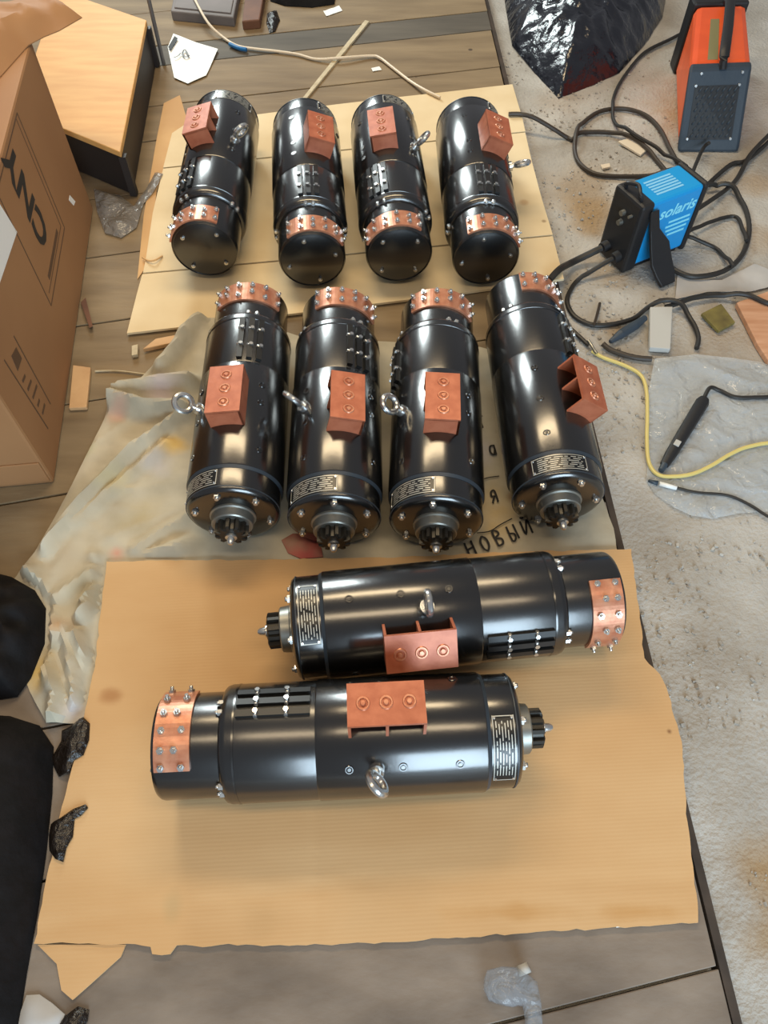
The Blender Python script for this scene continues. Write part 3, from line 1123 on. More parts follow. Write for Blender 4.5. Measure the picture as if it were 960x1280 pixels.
# ================================================================== low cabinet behind the box
SZ = 0.13
TR, BR = P(183, 25, SZ), P(150, 190, SZ)
ld = Vector((-0.85, 0.527, 0)).normalized()
BL, TL = BR + ld * 0.36, TR + ld * 0.36
cab = thing('low_cabinet', 'low dark cabinet with a honey-coloured wooden top behind the big box', 'cabinet', (BR.x, BR.y, 0))
off = Vector((-BR.x, -BR.y, 0))
q = [p + off for p in (BR, TR, TL, BL)]
MB().hexa([p + Vector((0, 0, -0.016)) for p in q], q).build('top', 'stool_top', cab, bevel=0.002)
cc = (q[0] + q[1] + q[2] + q[3]) / 4
qi = [cc + (p - cc) * 0.97 for p in q]
MB().hexa([Vector((p.x, p.y, 0.003)) for p in qi], [Vector((p.x, p.y, SZ - .016)) for p in qi]).build('body', 'stool_dark', cab)
for p in (qi[0], qi[1]):
    s = 0.018
    MB().box((p.x + (0.004), p.y, (SZ - .016) / 2 + .001), (s, s, SZ - .02)).build('post', 'stool_dark', cab)
e0, e1 = qi[1] + Vector((.024, .01, 0)), qi[1] + Vector((.024, .01, 0))
MB().cyl((e0.x, e0.y, 0.003), (e0.x, e0.y, SZ + 0.06), 0.006).build('rail', 'grey_metal', cab)

# grey crumpled film lying in front of the cabinet
FILM_PX = [(118, 238), (150, 246), (168, 259), (183, 238), (194, 218), (205, 222), (196, 240), (180, 256), (171, 286), (152, 299), (132, 293), (122, 266)]
gp = PP(FILM_PX)
PANEL_RIM = [tuple(p[:2]) for p in PP([(234, 158), (640, 109), (690, 297), (180, 344.5), (192, 270), (205, 213), (216, 170)])]


def grey_h(x, y, dd):
    base = 0.0030 + 0.0070 * max(0.0, min(1.0, 1.4 - outside_d(x, y, PANEL_RIM) / .015))
    return base + 0.014 * min(1, dd / .03) * max(0, .5 + ridged(x, y, 11, 6)) + .004 * abs(nz(x, y, 40))


gf = sheet_mb(gp, 0.009, grey_h, 0.0006).build('plastic_film', 'film_grey')
tag(gf, 'crumpled grey see-through film on the deck between big box and pale cardboard', 'plastic film')

# white tag
wz = 0.012
wt = PP([(216, 39), (272, 59), (257, 91), (234, 101), (217, 94), (209, 56)], wz)
tg = thing('paper_tag', 'bright white pentagon paper tag with a small dark mark', 'tag', (0, 0, 0))
sheet_mb(wt, 0.02, lambda x, y, dd: wz - 0.008 + .004 * nz(x, y, 9), 0.001).build('sheet', 'white_paper', tg)
sheet_mb(PP([(218, 44), (222, 47), (213, 62), (210, 58)], wz), 0.01, lambda x, y, dd: wz - .0025, 0.0006).build('dark_bar', 'ink_black', tg)
MB().tube(PP([(236, 70), (231, 62), (228, 67), (232, 71), (237, 69)], wz - .001), 0.0024, 6, flat=.3).build('mark', 'grey_metal', tg)
MB().tube(PP([(226, 66), (222, 70), (217, 72)], wz - .001), 0.002, 6, flat=.3).build('mark', 'grey_metal', tg)

# ================================================================== far clutter at the top
gb = thing('grey_crate', 'flat grey crate at the far end of the deck behind the white cord', 'crate', tuple(P(250, 20)))
p4 = PP([(216, 26), (294, 34), (306, -30), (228, -40)])
c0 = P(250, 20)
q = [p - c0 for p in p4]
MB().hexa([p + Vector((0, 0, -.001)) for p in q], [p + Vector((0, 0, .03)) for p in q]).build('body', 'grey_board', gb, bevel=0.004)
cx = sum(q, Vector()) / 4
MB().hexa([cx + (p - cx) * .9 + Vector((0, 0, .029)) for p in q], [cx + (p - cx) * .9 + Vector((0, 0, .034)) for p in q]).build('lid', 'grey_board', gb, bevel=0.002)

bk = PP([(304, 38), (326, 36), (334, -10), (310, -10)])
br_ = MB().hexa([p + Vector((0, 0, -.001)) for p in bk], [p + Vector((0, 0, .028)) for p in bk]).build('wood_block', 'brown_block', bevel=0.004)
tag(br_, 'reddish brown wooden block beside the flat grey crate', 'wood block')


def crumple(name, pts, h, m, label, cat, z=0.0, res=0.008, s=25, amp=0.5, edge=0.02, zpx=None, rest=None):
    pl = PP(pts, z if zpx is None else zpx)
    rest = rest or (lambda x, y: z)
    o = sheet_mb(pl, res, lambda x, y, dd: rest(x, y) + 0.002 + h * (1 - math.exp(-dd / edge)) * (1 - amp + amp * (0.5 + 0.5 * ridged(x, y, s, 4) + 0.4 * nz(x, y, s * 2, 7))), 0.001, flat_bottom=lambda x, y: rest(x, y) + 0.001).build(name, m, auto=60)
    return tag(o, label, cat)


crumple('foil_scrap', [(334, 18), (346, 14), (350, 26), (344, 40), (337, 42), (333, 30)], 0.02, 'foil_black', 'small dark shiny foil scrap at the end of the brown wooden block', 'scrap', res=0.006)
crumple('dark_sack', [(334, -30), (424, -32), (418, 6), (390, 10), (356, 8), (338, 2)], 0.06, 'fabric_black', 'dark sack at the far end of the deck', 'sack', res=0.012, edge=.03)
for pts in ([(404, 15), (424, 8), (428, 14), (408, 21)], [(464, 86), (474, 84), (477, 88), (466, 90)]):
    o = sheet_mb(PP(pts), 0.008, lambda x, y, dd: 0.001 + .003 * abs(nz(x, y, 50)), 0.001).build('paper_scrap', 'white_paper')
    tag(o, 'white paper scrap by the dark sack at the far end' if pts[0][0] < 450 else 'tiny white scrap under the white cord', 'paper scrap')

o = MB().tube([P(238, -12, .0395), P(250, 12, .0395), P(262, 31, .026), P(278, 46, .008), P(296, 57, .006)] + PP([(318, 61), (345, 64), (372, 68), (395, 74)], .006) + PP([(424, 72.5)], .013) + PP([(462, 70), (474, 72), (490, 84), (512, 101)], .007) + [P(530, 112, .0145), P(550, 122, .0148)], 0.0042, 8).build('cord', 'white_cord')
tag(o, 'long white cord lying across the far planks', 'cord')
o = MB().tube(PP([(287, 55), (298, 60), (308, 62)], .008), 0.006, 8).build('connector', 'blue_plastic')
tag(o, 'small blue connector beside the white cord', 'connector')
a, b = P(459, 28, 0.0), P(376, 131, 0.0)
dd_ = (b - a).normalized()
nn_ = Vector((-dd_.y, dd_.x, 0))
ls = MB().hexa([a - nn_ * .009 + Vector((0, 0, .001)), a + nn_ * .009 + Vector((0, 0, .001)), b + nn_ * .007 + Vector((0, 0, .001)), b - nn_ * .007 + Vector((0, 0, .001))],
               [a - nn_ * .008 + Vector((0, 0, .007)), a + nn_ * .008 + Vector((0, 0, .007)), b + nn_ * .006 + Vector((0, 0, .007)), b - nn_ * .006 + Vector((0, 0, .007))]).build('wooden_lath', 'pale_wood', bevel=.001)
tag(ls, 'thin pale wooden lath lying under the white cord', 'lath')
ls.location.z = -0.001

# offcuts by the cloth's upper corner
o = MB().prism(PP([(180, 441), (232, 430), (238, 420), (196, 428)]), 0.001, 0.012).build('wood_offcut', 'offcut_wood', bevel=.0015)
tag(o, 'short pinkish wood offcut at the front edge of the pale cardboard', 'wood offcut')
o = MB().prism(PP([(166, 436), (174, 434), (173, 447), (166, 448)]), 0.001, 0.010).build('wood_offcut', 'pale_wood', bevel=.001)
tag(o, 'tiny pale wood chip beside the pinkish offcut', 'wood offcut')
o = MB().prism(PP([(93, 460), (115, 463), (110, 513), (88, 514)]), 0.001, 0.010).build('wood_offcut', 'offcut_wood', bevel=.0015)
tag(o, 'small light wood offcut lying along the big box', 'wood offcut')
o = MB().tube(PP([(119, 464), (150, 464), (195, 470)], 0.003), 0.0022, 6).build('wood_splinter', 'pale_wood')
tag(o, 'long thin pale splinter on the deck by the big box', 'splinter')
o = MB().hexa(PP([(101, 378), (112, 410), (116, 408), (107, 372)], .001), PP([(101, 378), (112, 410), (116, 408), (107, 372)], .012)).build('wood_offcut', 'brown_block')
tag(o, 'dark narrow wood offcut touching the big box', 'wood offcut')

# ================================================================== right side: bag, welders, cables
bag = crumple('trash_bag', [(622, -60), (630, 0), (640, 58), (668, 92), (698, 124), (740, 108), (774, 92), (806, 56), (828, 22), (842, -60)], 0.17, 'bag_black', 'full black plastic rubbish bag behind the coiled cables', 'bag', z=FZ, res=0.010, s=13, amp=0.3, edge=0.10)

# orange welder: grille panel towards the cloth, case behind, handle along its top
ow = thing('welding_machine', 'orange and black welding machine with a grille panel', 'welding machine', (0.87, 1.87, FZ))
o0 = Vector((0.87, 1.87, FZ))


def OW(px, py, z):
    return P(px, py, z) - o0


fb = [P(846, 191, FZ + .002) - o0, P(923, 191, FZ + .002) - o0]
TZ = 0.15
ft = [P(862, 86, TZ) - o0, P(940, 83, TZ) - o0]
bt = [P(870, 6, TZ + .01) - o0, P(934, 4, TZ + .01) - o0]
bb_ = [Vector((bt[0].x, bt[0].y + .0, .002)), Vector((bt[1].x, bt[1].y, .002))]
bkv = (bt[0] - ft[0]).normalized()
MB().hexa([fb[0] + bkv * .03, fb[1] + bkv * .03, bb_[1], bb_[0]], [ft[0] + bkv * .02 + Vector((0, 0, .0)), ft[1] + bkv * .02, bt[1], bt[0]]).build('case', 'orange_case', ow, bevel=0.018)
pan = MB().hexa([fb[0], fb[1], fb[1] + bkv * .035, fb[0] + bkv * .035], [ft[0], ft[1], ft[1] + bkv * .03, ft[0] + bkv * .03]).build('rear_panel', 'slate_plastic', ow, bevel=0.008)
# grille: recessed dark field with slanted bars, screws at the corners
fn = (fb[1] - fb[0]).cross(ft[0] - fb[0]).normalized()


def pf(u, v, o_=0.0):
    return (fb[0].lerp(fb[1], u)).lerp(ft[0].lerp(ft[1], u), v) + fn * o_


MB().hexa([pf(.13, .16, -.001), pf(.85, .16, -.001), pf(.85, .16, .001), pf(.13, .16, .001)], [pf(.13, .80, -.001), pf(.85, .80, -.001), pf(.85, .80, .001), pf(.13, .80, .001)]).build('grille_field', 'dark_plastic', pan)
for r in range(8):
    v = .19 + r * .077
    for c in range(7):
        u = .17 + c * .095 + (0.03 if r % 2 else 0)
        p0, p1 = pf(u, v, .0018), pf(u + .05, v + .055, .0018)
        MB().cyl(p0, p1, .0026, seg=6).build('grille_bar', 'slate_plastic', pan)
for u, v in ((.14, .80), (.84, .80), (.13, .17), (.83, .17), (.2, .94), (.86, .94)):
    MB().cyl(pf(u, v, 0), pf(u, v, .003), .0045, .0035, 8).build('screw', 'steel', pan)
# handle strip on top and dark front collar
hm = (ft[0] + ft[1]) / 2 + Vector((.006, 0, 0)); hb = (bt[0] + bt[1]) / 2 + Vector((.006, 0, 0))
MB().tube([hm + Vector((0, 0, -.004)), hm + Vector((0, .03, .035)), hm.lerp(hb, .5) + Vector((0, 0, .042)), hb + Vector((0, -.02, .035)), hb + Vector((0, .01, -.004))], .014, 10, flat=.7).build('handle', 'dark_plastic', ow)
kb = [bt[0] + Vector((-.006, -.005, 0)), bt[1] + Vector((.006, -.005, 0))]
MB().hexa([Vector((kb[0].x, kb[0].y, .002)), Vector((kb[1].x, kb[1].y, .002)), Vector((kb[1].x, kb[1].y + .06, .002)), Vector((kb[0].x, kb[0].y + .06, .002))],
          [kb[0] + Vector((0, 0, .006)), kb[1] + Vector((0, 0, .006)), kb[1] + Vector((0, .06, .006)), kb[0] + Vector((0, .06, .006))]).build('front_panel', 'dark_plastic', ow, bevel=.006)
tq = [ft[0].lerp(bt[0], f) .lerp(ft[1].lerp(bt[1], f), u) + Vector((0, 0, .0007)) for f, u in ((.12, .28), (.12, .45), (.75, .46), (.75, .30))]
MB().hexa([p - Vector((0, 0, .002)) for p in tq], tq).build('caution_label', 'label_yellowgrey', ow)

# blue welder
BT = 0.15
ba = thing('welding_machine', 'blue welding machine with black front panel and shoulder strap', 'welding machine', (0.6, 1.45, FZ))
b0 = Vector((0.6, 1.45, FZ))
TA, TB = P(757, 247, BT) - b0, P(810, 258, BT) - b0
lx = (P(887, 229, BT) - P(810, 258, BT)).normalized()
wx = Vector((-lx.y, lx.x, 0))
Lb, Wb = 0.172, 0.095
O = TB


def bw(u, w, z):
    return O + lx * u + wx * w + Vector((0, 0, z))


Hb = BT - FZ


def bwbox(u0, u1, w0, w1, z0, z1):
    return MB().hexa([bw(u0, w0, z0), bw(u1, w0, z0), bw(u1, w1, z0), bw(u0, w1, z0)], [bw(u0, w0, z1), bw(u1, w0, z1), bw(u1, w1, z1), bw(u0, w1, z1)])


bwbox(0.004, Lb, 0, Wb, -Hb + .014, 0).build('case', 'blue_case', ba, bevel=.008)
bz = bwbox(-.018, .022, -.004, Wb + .004, -Hb + .004, .004).build('front_panel', 'dark_plastic', ba, bevel=.008)
bwbox(Lb - .006, Lb + .012, -.004, Wb + .004, -Hb + .004, .004).build('rear_panel', 'dark_plastic', ba, bevel=.008)
bwbox(.01, Lb - .01, .006, Wb - .006, -Hb + .001, -Hb + .016).build('base', 'dark_plastic', ba, bevel=.003)
for w, z, r in ((.048, -.04, .0075), (.048, -.066, .0075), (.022, -.034, .004)):
    MB().cyl(bw(-.016, w, z), bw(-.028, w, z), r, r * .85, 16).build('knob', 'steel_grey', bz)
for w in (.025, .07):
    MB().cyl(bw(-.016, w, -Hb + .04), bw(-.034, w, -Hb + .038), .014, .013, 16).build('socket', 'dark_plastic', bz)
MB().tube([bw(-.005, Wb * .2, .002), bw(-.01, Wb * .25, .02), bw(.0, Wb * .5, .026), bw(-.01, Wb * .75, .02), bw(-.005, Wb * .8, .002)], .005, 8).build('carry_loop', 'dark_plastic', bz)
# print on the top: a table of pale lines; on the side: brand line and small lines
prt = MB()
for i in range(6):
    w = .022 + i * .0095
    prt.hexa([bw(.045, w, .0002), bw(.125, w, .0002), bw(.125, w + .0055, .0002), bw(.045, w + .0055, .0002)], [bw(.045, w, .0007), bw(.125, w, .0007), bw(.125, w + .0055, .0007), bw(.045, w + .0055, .0007)])
prt.build('rating_table', 'label_blue', ba)
Ms = frame(bw(.104, -.0006, -.042), lx, Vector((0, 0, 1)))
text_mb('solaris', 0.043, Ms, 0.2, bold=0.0009).build('lettering', 'label_cyan', ba)
prt = MB()
for i, (u0, u1) in enumerate(((.09, .155), (.085, .158), (.09, .154), (.10, .152))):
    z = -.078 - i * .013
    prt.hexa([bw(u0, -.0008, z), bw(u1, -.0008, z), bw(u1, .0005, z), bw(u0, .0005, z)], [bw(u0, -.0008, z + .0055), bw(u1, -.0008, z + .0055), bw(u1, .0005, z + .0055), bw(u0, .0005, z + .0055)])
prt.build('small_print', 'label_cyan', ba)
# shoulder strap hanging over the side down to the floor
st = MB()
sp = [(bw(.02, -.004, -.02), .012), (bw(.03, -.014, -.07), .014), (bw(.045, -.03, -.105), .028), (bw(.05, -.05, -.145), .031), (bw(.054, -.07, -Hb + .022), .028), (bw(.055, -.088, -Hb + .004), .021)]
vv = []
for p, w in sp:
    for du, dz in ((-w, 0), (w, 0), (w, .008), (-w, .008)):
        vv.append(p + lx * du + Vector((0, 0, dz)) - wx * (dz * .6))
ff = [(i * 4 + k, i * 4 + (k + 1) % 4, i * 4 + 4 + (k + 1) % 4, i * 4 + 4 + k) for i in range(len(sp) - 1) for k in range(4)] + [(3, 2, 1, 0), tuple((len(sp) - 1) * 4 + k for k in range(4))]
st.add(vv, ff)
so = st.build('strap', 'dark_plastic', ba, bevel=.002)
MB().box(bw(.066, -.016, -.112), (.02, .012, .03), Matrix.Rotation(math.atan2(lx.y, lx.x), 3, 'Z')).build('buckle', 'dark_plastic', ba, bevel=.003)

def bwp(u, w, z):
    return bw(u, w, z) + b0


# cables
CZ = FZ + 0.0085


LAID = []           # (x, y, z, r) along every cable already laid
SOLID = []          # (outline, top) of flat things a cable runs over


def smooth_path(pts, sub=8):
    out, n = [], len(pts)
    for i in range(n - 1):
        p0, p1, p2, p3 = pts[max(i - 1, 0)], pts[i], pts[i + 1], pts[min(i + 2, n - 1)]
        for k in range(sub):
            t = k / sub
            out.append(0.5 * ((2 * p1) + (p2 - p0) * t + (2 * p0 - 5 * p1 + 4 * p2 - p3) * t * t + (3 * p1 - p0 - 3 * p2 + p3) * t ** 3))
    return out + [pts[-1]]


def lay(path, r, first=False, last=False):
    """Lift a path gently where it crosses what already lies there."""
    out = []
    for n, p in enumerate(path):
        up_ = 0.0
        for x, y, z, q in LAID:
            dx, dy = x - p.x, y - p.y
            e = dx * dx + dy * dy
            if e < 0.005 and z - p.z < 0.018:
                up_ = max(up_, (z + r + q + .0004 - p.z) * math.exp(-(max(0, math.sqrt(e) - .008) / .025) ** 2))
        for poly, top in SOLID:
            e = outside_d(p.x, p.y, poly)
            if e < 0.05:
                up_ = max(up_, (top + r - p.z) * math.exp(-(max(0, e - r - .008) / 0.02) ** 2))
        k_in = min(1.0, n / 14) if first else 1.0
        k_out = min(1.0, (len(path) - 1 - n) / 14) if last else 1.0
        out.append(p + Vector((0, 0, up_ * k_in * k_out)))
    LAID.extend((p.x, p.y, p.z, r) for p in out)
    return out


def cable(pts, r, m, label, z=CZ, name='cable', raised=None, group=None, first=(), last=()):
    w = PP(pts, z)
    if raised:
        for i, hz in raised.items():
            w[i] = P(*pts[i], hz)
    w = smooth_path(list(first) + w + list(last))
    o = MB().tube(lay(w, r, bool(first), bool(last)), r, 8, 1).build(name, m)
    return tag(o, label, 'cable', group)


z4 = lambda pts: zoompts(pts, 3.0, 640, 0)
z5 = lambda pts: zoompts(pts, 3.43, 680, 180)
BOARD = PP(z5([(815, 700), (985, 640), (1060, 700), (1060, 940), (950, 950), (905, 880)]), FZ)
SOLID.append(([tuple(p[:2]) for p in BOARD], FZ + .016))
SOLID.append(([tuple(p[:2]) for p in PP(z4([(395, 540), (430, 530), (502, 572), (480, 592)]), FZ)], FZ + .009))
SOLID.append(([tuple(p[:2]) for p in PP(z5([(570, 560), (640, 590), (760, 590), (900, 520), (1000, 560), (1000, 610), (880, 640), (700, 640), (560, 672)]), FZ)], FZ + .0072))
z6 = lambda pts: zoompts(pts, 4.27, 740, 420)
cable(z4([(-12, 428), (30, 428), (80, 440), (150, 480), (205, 515), (228, 522), (250, 500), (300, 495), (380, 500), (460, 530), (530, 590), (575, 640), (610, 690)]), .0062, 'rubber_brown', 'black power cable from the far row of motors into the coil', raised={0: .0165, 1: .016, 2: .013, 3: -.008})
cable(z4([(668, 650), (625, 615), (590, 555), (555, 485), (500, 432), (420, 408), (330, 418), (262, 466), (236, 520), (238, 580), (262, 622), (320, 654), (420, 662), (548, 658), (600, 650)]), .0062, 'rubber_brown', 'black cable lying in a wide loop before the rubbish bag')
cable(z4([(690, 108), (640, 124), (592, 148), (500, 195), (440, 260), (395, 330), (375, 400), (385, 460), (430, 510), (500, 555), (590, 600), (650, 640)]), .0052, 'rubber', 'black cable running along the edge of the rubbish bag')
cable(z4([(740, 535), (712, 565)]), .005, 'rubber', 'short black lead from the grille panel to the blue machine', z=CZ + .03, last=(bwp(Lb + .03, .075, -Hb + .12), bwp(Lb + .012, .07, -Hb + .13)))
cable(z4([(800, 632), (870, 606), (920, 570), (975, 520)]), .0062, 'rubber', 'black cable curving past the foot of the orange machine', first=(bwp(Lb + .012, .088, -Hb + .03), bwp(Lb + .03, .088, -Hb + .022)))
cable(z5([(965, -30), (880, 60), (800, 180)]), .0062, 'rubber', 'black cable crossing diagonally behind the blue machine', last=(bwp(Lb + .04, .06, -Hb + .045), bwp(Lb + .012, .06, -Hb + .05)))
cable(z5([(690, 200), (752, 192), (812, 210), (860, 270), (880, 360), (862, 450), (812, 522), (740, 562), (640, 576), (572, 556), (520, 520)]), .0065, 'rubber', 'thick black cable looped on the floor beside the blue machine')
cable(z5([(800, 312), (848, 388), (860, 430)]), .005, 'rubber', 'thin black cable inside the loop beside the blue machine', first=(bwp(Lb + .012, .03, -Hb + .03), bwp(Lb + .03, .03, -Hb + .024)))
cable(z5([(738, 448), (778, 510), (800, 548)]), .005, 'rubber', 'short black cable end inside the loop beside the blue machine', first=(bwp(Lb + .012, .008, -Hb + .026), bwp(Lb + .03, .006, -Hb + .022)))
cable(z5([(520, 700), (566, 690), (640, 666), (740, 655), (860, 665), (975, 706), (1150, 690), (1400, 600)]), .006, 'rubber', 'black cable running from the strap towards the pinkish board')
cable(z5([(120, 508), (66, 538), (24, 582)]), .0085, 'rubber', 'thick black welding lead ending at the slanted motor', z=CZ + .002, raised={0: -.02, 1: .0183, 2: .0183}, first=(bwp(-.034, .07, -Hb + .038), bwp(-.05, .072, -Hb + .034)))
cable(z5([(150, 582), (112, 630), (100, 680), (130, 738), (200, 774), (280, 775), (380, 750), (450, 700), (520, 688), (590, 712), (640, 770), (662, 830), (654, 876)]), .0058, 'rubber', 'black welding lead curling round the grey block', first=(bwp(-.034, .025, -Hb + .038), bwp(-.055, .026, -Hb + .032)))
cable(z5([(104, 788), (150, 826), (190, 862)]), .005, 'rubber', 'short black lead end beside the slanted motor')
cable(z5([(250, 862), (292, 886), (385, 914), (462, 922)]), .0062, 'rubber_brown', 'short dark lead running under the clear film')
o = MB().tube([P(*z5([(240, 682)])[0], FZ + .0055), P(*z5([(228, 730)])[0], FZ + .0115), P(*z5([(214, 778)])[0], FZ + .0182)], .0034, 6).build('electrode_stub', 'rubber_brown')
tag(o, 'burnt dark electrode stub lying across the welding lead', 'electrode')
o = MB()
hp = [(P(*z5([(284, 848)])[0], FZ + .012), .005), (P(*z5([(330, 815)])[0], FZ + .014), .011), (P(*z5([(390, 778)])[0], FZ + .014), .011), (P(*z5([(434, 746)])[0], FZ + .014), .007)]
for i in range(3):
    o.cyl(hp[i][0], hp[i + 1][0], hp[i][1], hp[i + 1][1], 12)
o = o.build('cable_plug', 'slate_plastic')
tag(o, 'grey-blue cable plug pointing at the slanted motor', 'plug')
o = MB().prism(PP(z5([(446, 722), (542, 720), (532, 902), (444, 896)]), FZ), FZ + .004, FZ + .018).build('brick', 'block_grey', bevel=.002)
tag(o, 'pale grey flat block lying inside the curled welding lead', 'block')
o = MB().prism(PP(z5([(668, 742), (752, 700), (812, 780), (742, 818)]), FZ), FZ + .004, FZ + .012).build('metal_plate', 'rusty_plate', bevel=.001)
tag(o, 'small square mossy rusty metal plate on the concrete', 'plate')
o = MB().prism(BOARD, FZ + .001, FZ + .016).build('wood_board', 'pink_wood', bevel=.002)
tag(o, 'pinkish wooden board beside the rusty plate', 'board')
o = sheet_mb(PP(z5([(570, 560), (640, 590), (760, 590), (900, 520), (1000, 560), (1000, 610), (880, 640), (700, 640), (560, 672)]), FZ), 0.012, lambda x, y, dd: FZ + .0035 + .003 * abs(nz(x, y, 24)), .0012).build('paper_strip', 'pale_rag')
tag(o, 'pale grey paper strip under the cable loop beside the blue machine', 'paper')
for pts, lb in ((z4([(395, 540), (430, 530), (502, 572), (480, 592)]), 'pale chip of plaster inside the cable loop'), (z4([(330, 628), (364, 622), (366, 636), (338, 642)]), 'tiny pale chip at the rim of the cable loop')):
    o = MB().prism(PP(pts, FZ), FZ + .003, FZ + .009).build('plaster_chip', 'white_cord', bevel=.001)
    tag(o, lb, 'chip')

# clear film with a black torch lying on it
cf = PP(z6([(330, 132), (440, 118), (560, 108), (740, 128), (900, 150), (1050, 210), (1080, 900), (950, 945), (780, 955), (640, 985), (520, 965), (430, 925), (330, 850), (285, 780), (300, 640), (300, 480), (298, 300)]), FZ)


PRESS = []          # lines along which the torch and the cords press the film flat
for _l in ([(600, 335), (385, 690), (352, 755)], [(605, 315), (632, 275), (680, 290), (760, 325), (860, 328), (1000, 318), (1350, 260)], [(295, 300), (293, 560), (304, 676), (352, 740), (440, 750), (540, 735), (640, 690), (740, 630), (840, 590), (1000, 572), (1300, 620)],
           [(300, 772), (360, 788), (445, 808), (560, 835), (720, 850), (840, 900), (1000, 990)]):
    _l = PP(z6(_l), FZ + .01)
    PRESS += list(zip(_l[:-1], _l[1:]))


def film_h(x, y, dd):
    f = min(segd(x, y, PRESS[i][0], PRESS[i][1]) for i in range(len(PRESS)))
    f = max(0.0, min(1.0, (f - .012) / .03))
    return FZ + .0055 + (.013 * max(0, ridged(x * .8 + y * .5, y, 10, 2) - .3) * min(1, dd / .02) + .003 * abs(nz(x, y, 40))) * f


fm = sheet_mb(cf, 0.010, film_h, .0004).build('plastic_film', 'film_clear')
tag(fm, 'clear crinkled plastic film on the concrete under the black torch handle', 'plastic film')
tz = FZ + .0168
th = thing('torch_handle', 'black welding torch handle lying on the clear film', 'torch', tuple(P(855, 540, FZ + .006)))
t0 = P(855, 540, FZ + .006)
h0, h1 = P(*z6([(600, 335)])[0], tz) - t0, P(*z6([(385, 690)])[0], tz - .0015) - t0
hd = (h1 - h0).normalized()
hn = Vector((-hd.y, hd.x, 0)).normalized()
up = Vector((0, 0, 1))
vv = []
for f, w, hh in ((0, .011, .008), (.05, .0145, .010), (.5, .0135, .010), (.85, .012, .009), (1.0, .009, .006)):
    p = h0.lerp(h1, f)
    for k in range(10):
        a = 2 * math.pi * k / 10
        vv.append(p + hn * (w * math.cos(a)) + up * (hh * math.sin(a)))
MB().add(vv, [(i * 10 + k, i * 10 + (k + 1) % 10, i * 10 + 10 + (k + 1) % 10, i * 10 + 10 + k) for i in range(4) for k in range(10)] + [tuple(range(9, -1, -1)), tuple(range(40, 50))], True).build('grip', 'dark_plastic', th)
pm = h0.lerp(h1, .72)
MB().box(pm + up * .0095, (.016, .012, .003), Matrix.Rotation(math.atan2(hd.y, hd.x), 3, 'Z')).build('button', 'block_grey', th, bevel=.001)
MB().cyl(h1 - hd * .002, h1 + hd * .016, .0075, .006, 12).build('nozzle', 'slate_plastic', th)
MB().tube([h0 - hd * -.003, P(*z6([(605, 315)])[0], tz) - t0, P(*z6([(632, 275)])[0], tz) - t0] + [p - t0 for p in PP(z6([(680, 290), (760, 325), (860, 328), (1000, 318), (1350, 260), (1900, 330)]), FZ + .0105)], .0045, 8).build('cord', 'rubber', th)
yc = [P(*p, FZ + .0085) for p in z6([(0, 80), (60, 115), (180, 160), (260, 210), (290, 290)])] + [P(*p, FZ + .0102) for p in z6([(295, 420), (293, 560), (304, 676), (352, 740), (440, 750), (540, 735), (640, 690), (740, 630), (840, 590), (1000, 572), (1300, 620), (1900, 480)])]
yr = MB().tube(yc, .0042, 8).build('cord', 'yellow_cord')
tag(yr, 'yellow cord bending round the black torch handle', 'cord')
tk = thing('cord', 'thin black cord with a white plug along the clear film edge', 'cord', tuple(P(845, 608, FZ + .01)))
t0 = P(845, 608, FZ + .01)
MB().tube([p - t0 for p in PP(z6([(445, 808), (560, 835), (720, 850), (840, 900), (1000, 990), (1350, 1080), (1800, 1050)]), FZ + .0095)], .003, 8).build('wire', 'rubber', tk)
MB().cyl(P(*z6([(360, 788)])[0], FZ + .0105) - t0, P(*z6([(452, 812)])[0], FZ + .0105) - t0, .0048, .0042, 10).build('plug', 'white_paper', tk)
MB().cyl(P(*z6([(352, 786)])[0], FZ + .0105) - t0, P(*z6([(300, 772)])[0], FZ + .010) - t0, .0052, .003, 10).build('tip', 'slate_plastic', tk)
cable(z6([(-24, 40), (0, 75), (22, 100)]), .0036, 'steel_grey', 'short bright cable lug where the yellow cord ends', name='cable_lug')

# red scrap of rag
crumple('rag', [(352, 676), (366, 668), (388, 668), (402, 686), (404, 697), (376, 699), (360, 692)], .012, 'red_rag', 'crumpled red rag scrap between two pinions on the cloth', 'rag', z=.005, res=.006, s=40, edge=.012)

# ================================================================== left and front clutter
def on_sheet(x, y):
    """Height of what lies under the scraps: the brown sheet or the planks beside it."""
    return 0.0125 * max(0.0, min(1.0, 1.4 - outside_d(x, y, FRONT_RIM) / .015))


crumple('jacket', [(-60, 690), (0, 705), (30, 722), (44, 745), (42, 790), (24, 834), (6, 858), (-60, 868)], .085, 'fabric_black', 'dark crumpled jacket against the cloth, beside the long black bag', 'jacket', z=.003, zpx=.055, res=.008, s=16, amp=.7, edge=.03)
crumple('garment_bag', [(-120, 880), (0, 886), (38, 898), (56, 925), (54, 985), (46, 1060), (34, 1140), (20, 1215), (6, 1300), (-120, 1320)], .09, 'fabric_black', 'long black bag lying along the cardboard edge', 'bag', z=.0, zpx=.04, res=.011, s=4, amp=.2, edge=.03)
crumple('foil_scrap', [(66, 958), (63, 946), (69, 936), (75, 925), (76, 912), (92, 904), (106, 898), (114, 906), (113, 926), (106, 945), (94, 952), (88, 966), (72, 970)], .014, 'foil_black', 'crumpled black shiny film touching the cloth by the cardboard edge', 'film scrap', z=.008, rest=on_sheet, res=.006, s=38, amp=.7, edge=.01)
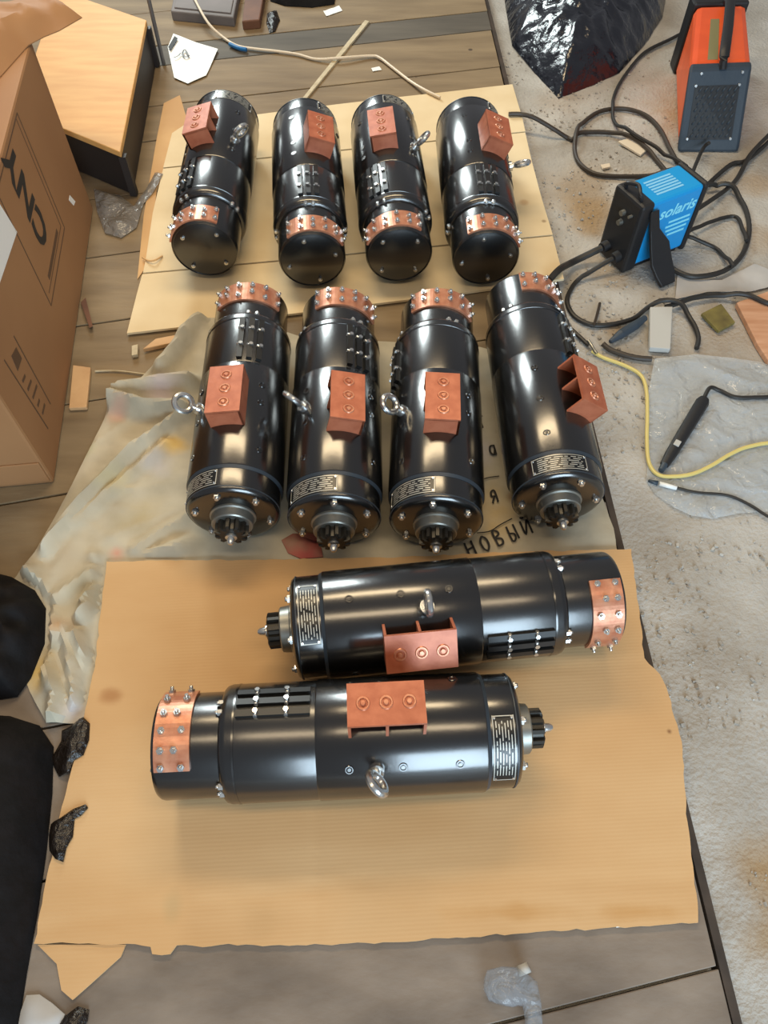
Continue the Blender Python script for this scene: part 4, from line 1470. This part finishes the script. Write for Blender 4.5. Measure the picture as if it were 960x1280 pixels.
crumple('foil_scrap', [(61, 1044), (63, 1030), (75, 1024), (92, 1012), (108, 1006), (111, 1010), (102, 1020), (94, 1024), (92, 1046), (84, 1060), (80, 1078), (70, 1074), (63, 1064)], .014, 'foil_black', 'crumpled black shiny film with a thin tail on bare wood', 'film scrap', z=.0115, rest=on_sheet, res=.006, s=38, amp=.7, edge=.01)
crumple('rag', [(20, 1300), (27, 1264), (34, 1244), (50, 1243), (66, 1254), (82, 1268), (70, 1300)], .02, 'pale_rag', 'pale grey rag by the folded cardboard corner', 'rag', z=.0, res=.008, s=18, edge=.02)
crumple('foil_scrap', [(72, 1282), (82, 1270), (98, 1258), (112, 1262), (110, 1276), (100, 1295), (76, 1300)], .014, 'foil_black', 'dark shiny scrap beside the pale grey rag', 'film scrap', z=.0, res=.006, s=38, edge=.01)
# squashed clear bottle on the planks
bo = thing('plastic_bottle', 'squashed clear plastic bottle lying on the grey planks', 'bottle', tuple(P(640, 1230)))
t0 = P(640, 1230)
vv, ff = [], []
sp = [(605, 1232, .006, .004), (610, 1232, .018, .010), (628, 1232, .023, .014), (645, 1234, .024, .016), (660, 1242, .020, .014), (665, 1256, .013, .011), (667, 1275, .012, .011), (668, 1300, .012, .011)]
cen = [P(px, py, .016) - t0 for px, py, w, h in sp]
for i, (px, py, w, h) in enumerate(sp):
    dd_ = (cen[min(i + 1, len(sp) - 1)] - cen[max(i - 1, 0)]).normalized()
    nn_ = Vector((-dd_.y, dd_.x, 0))
    for k in range(14):
        a = 2 * math.pi * k / 14
        vv.append(cen[i] + nn_ * (w * math.cos(a)) + up * (h * math.sin(a)) + Vector((0, 0, .0015 * math.sin(k * 3 + i))))
ff = [(i * 14 + k, i * 14 + (k + 1) % 14, i * 14 + 14 + (k + 1) % 14, i * 14 + 14 + k) for i in range(len(sp) - 1) for k in range(14)] + [tuple(range(13, -1, -1)), tuple(range((len(sp) - 1) * 14, len(sp) * 14))]
MB().add(vv, ff, True).build('shell', 'bottle_film', bo, auto=80)
MB().cyl(P(652, 1205, .014) - t0, P(657, 1218, .014) - t0, .008, .009, 10).build('cap', 'block_grey', bo)
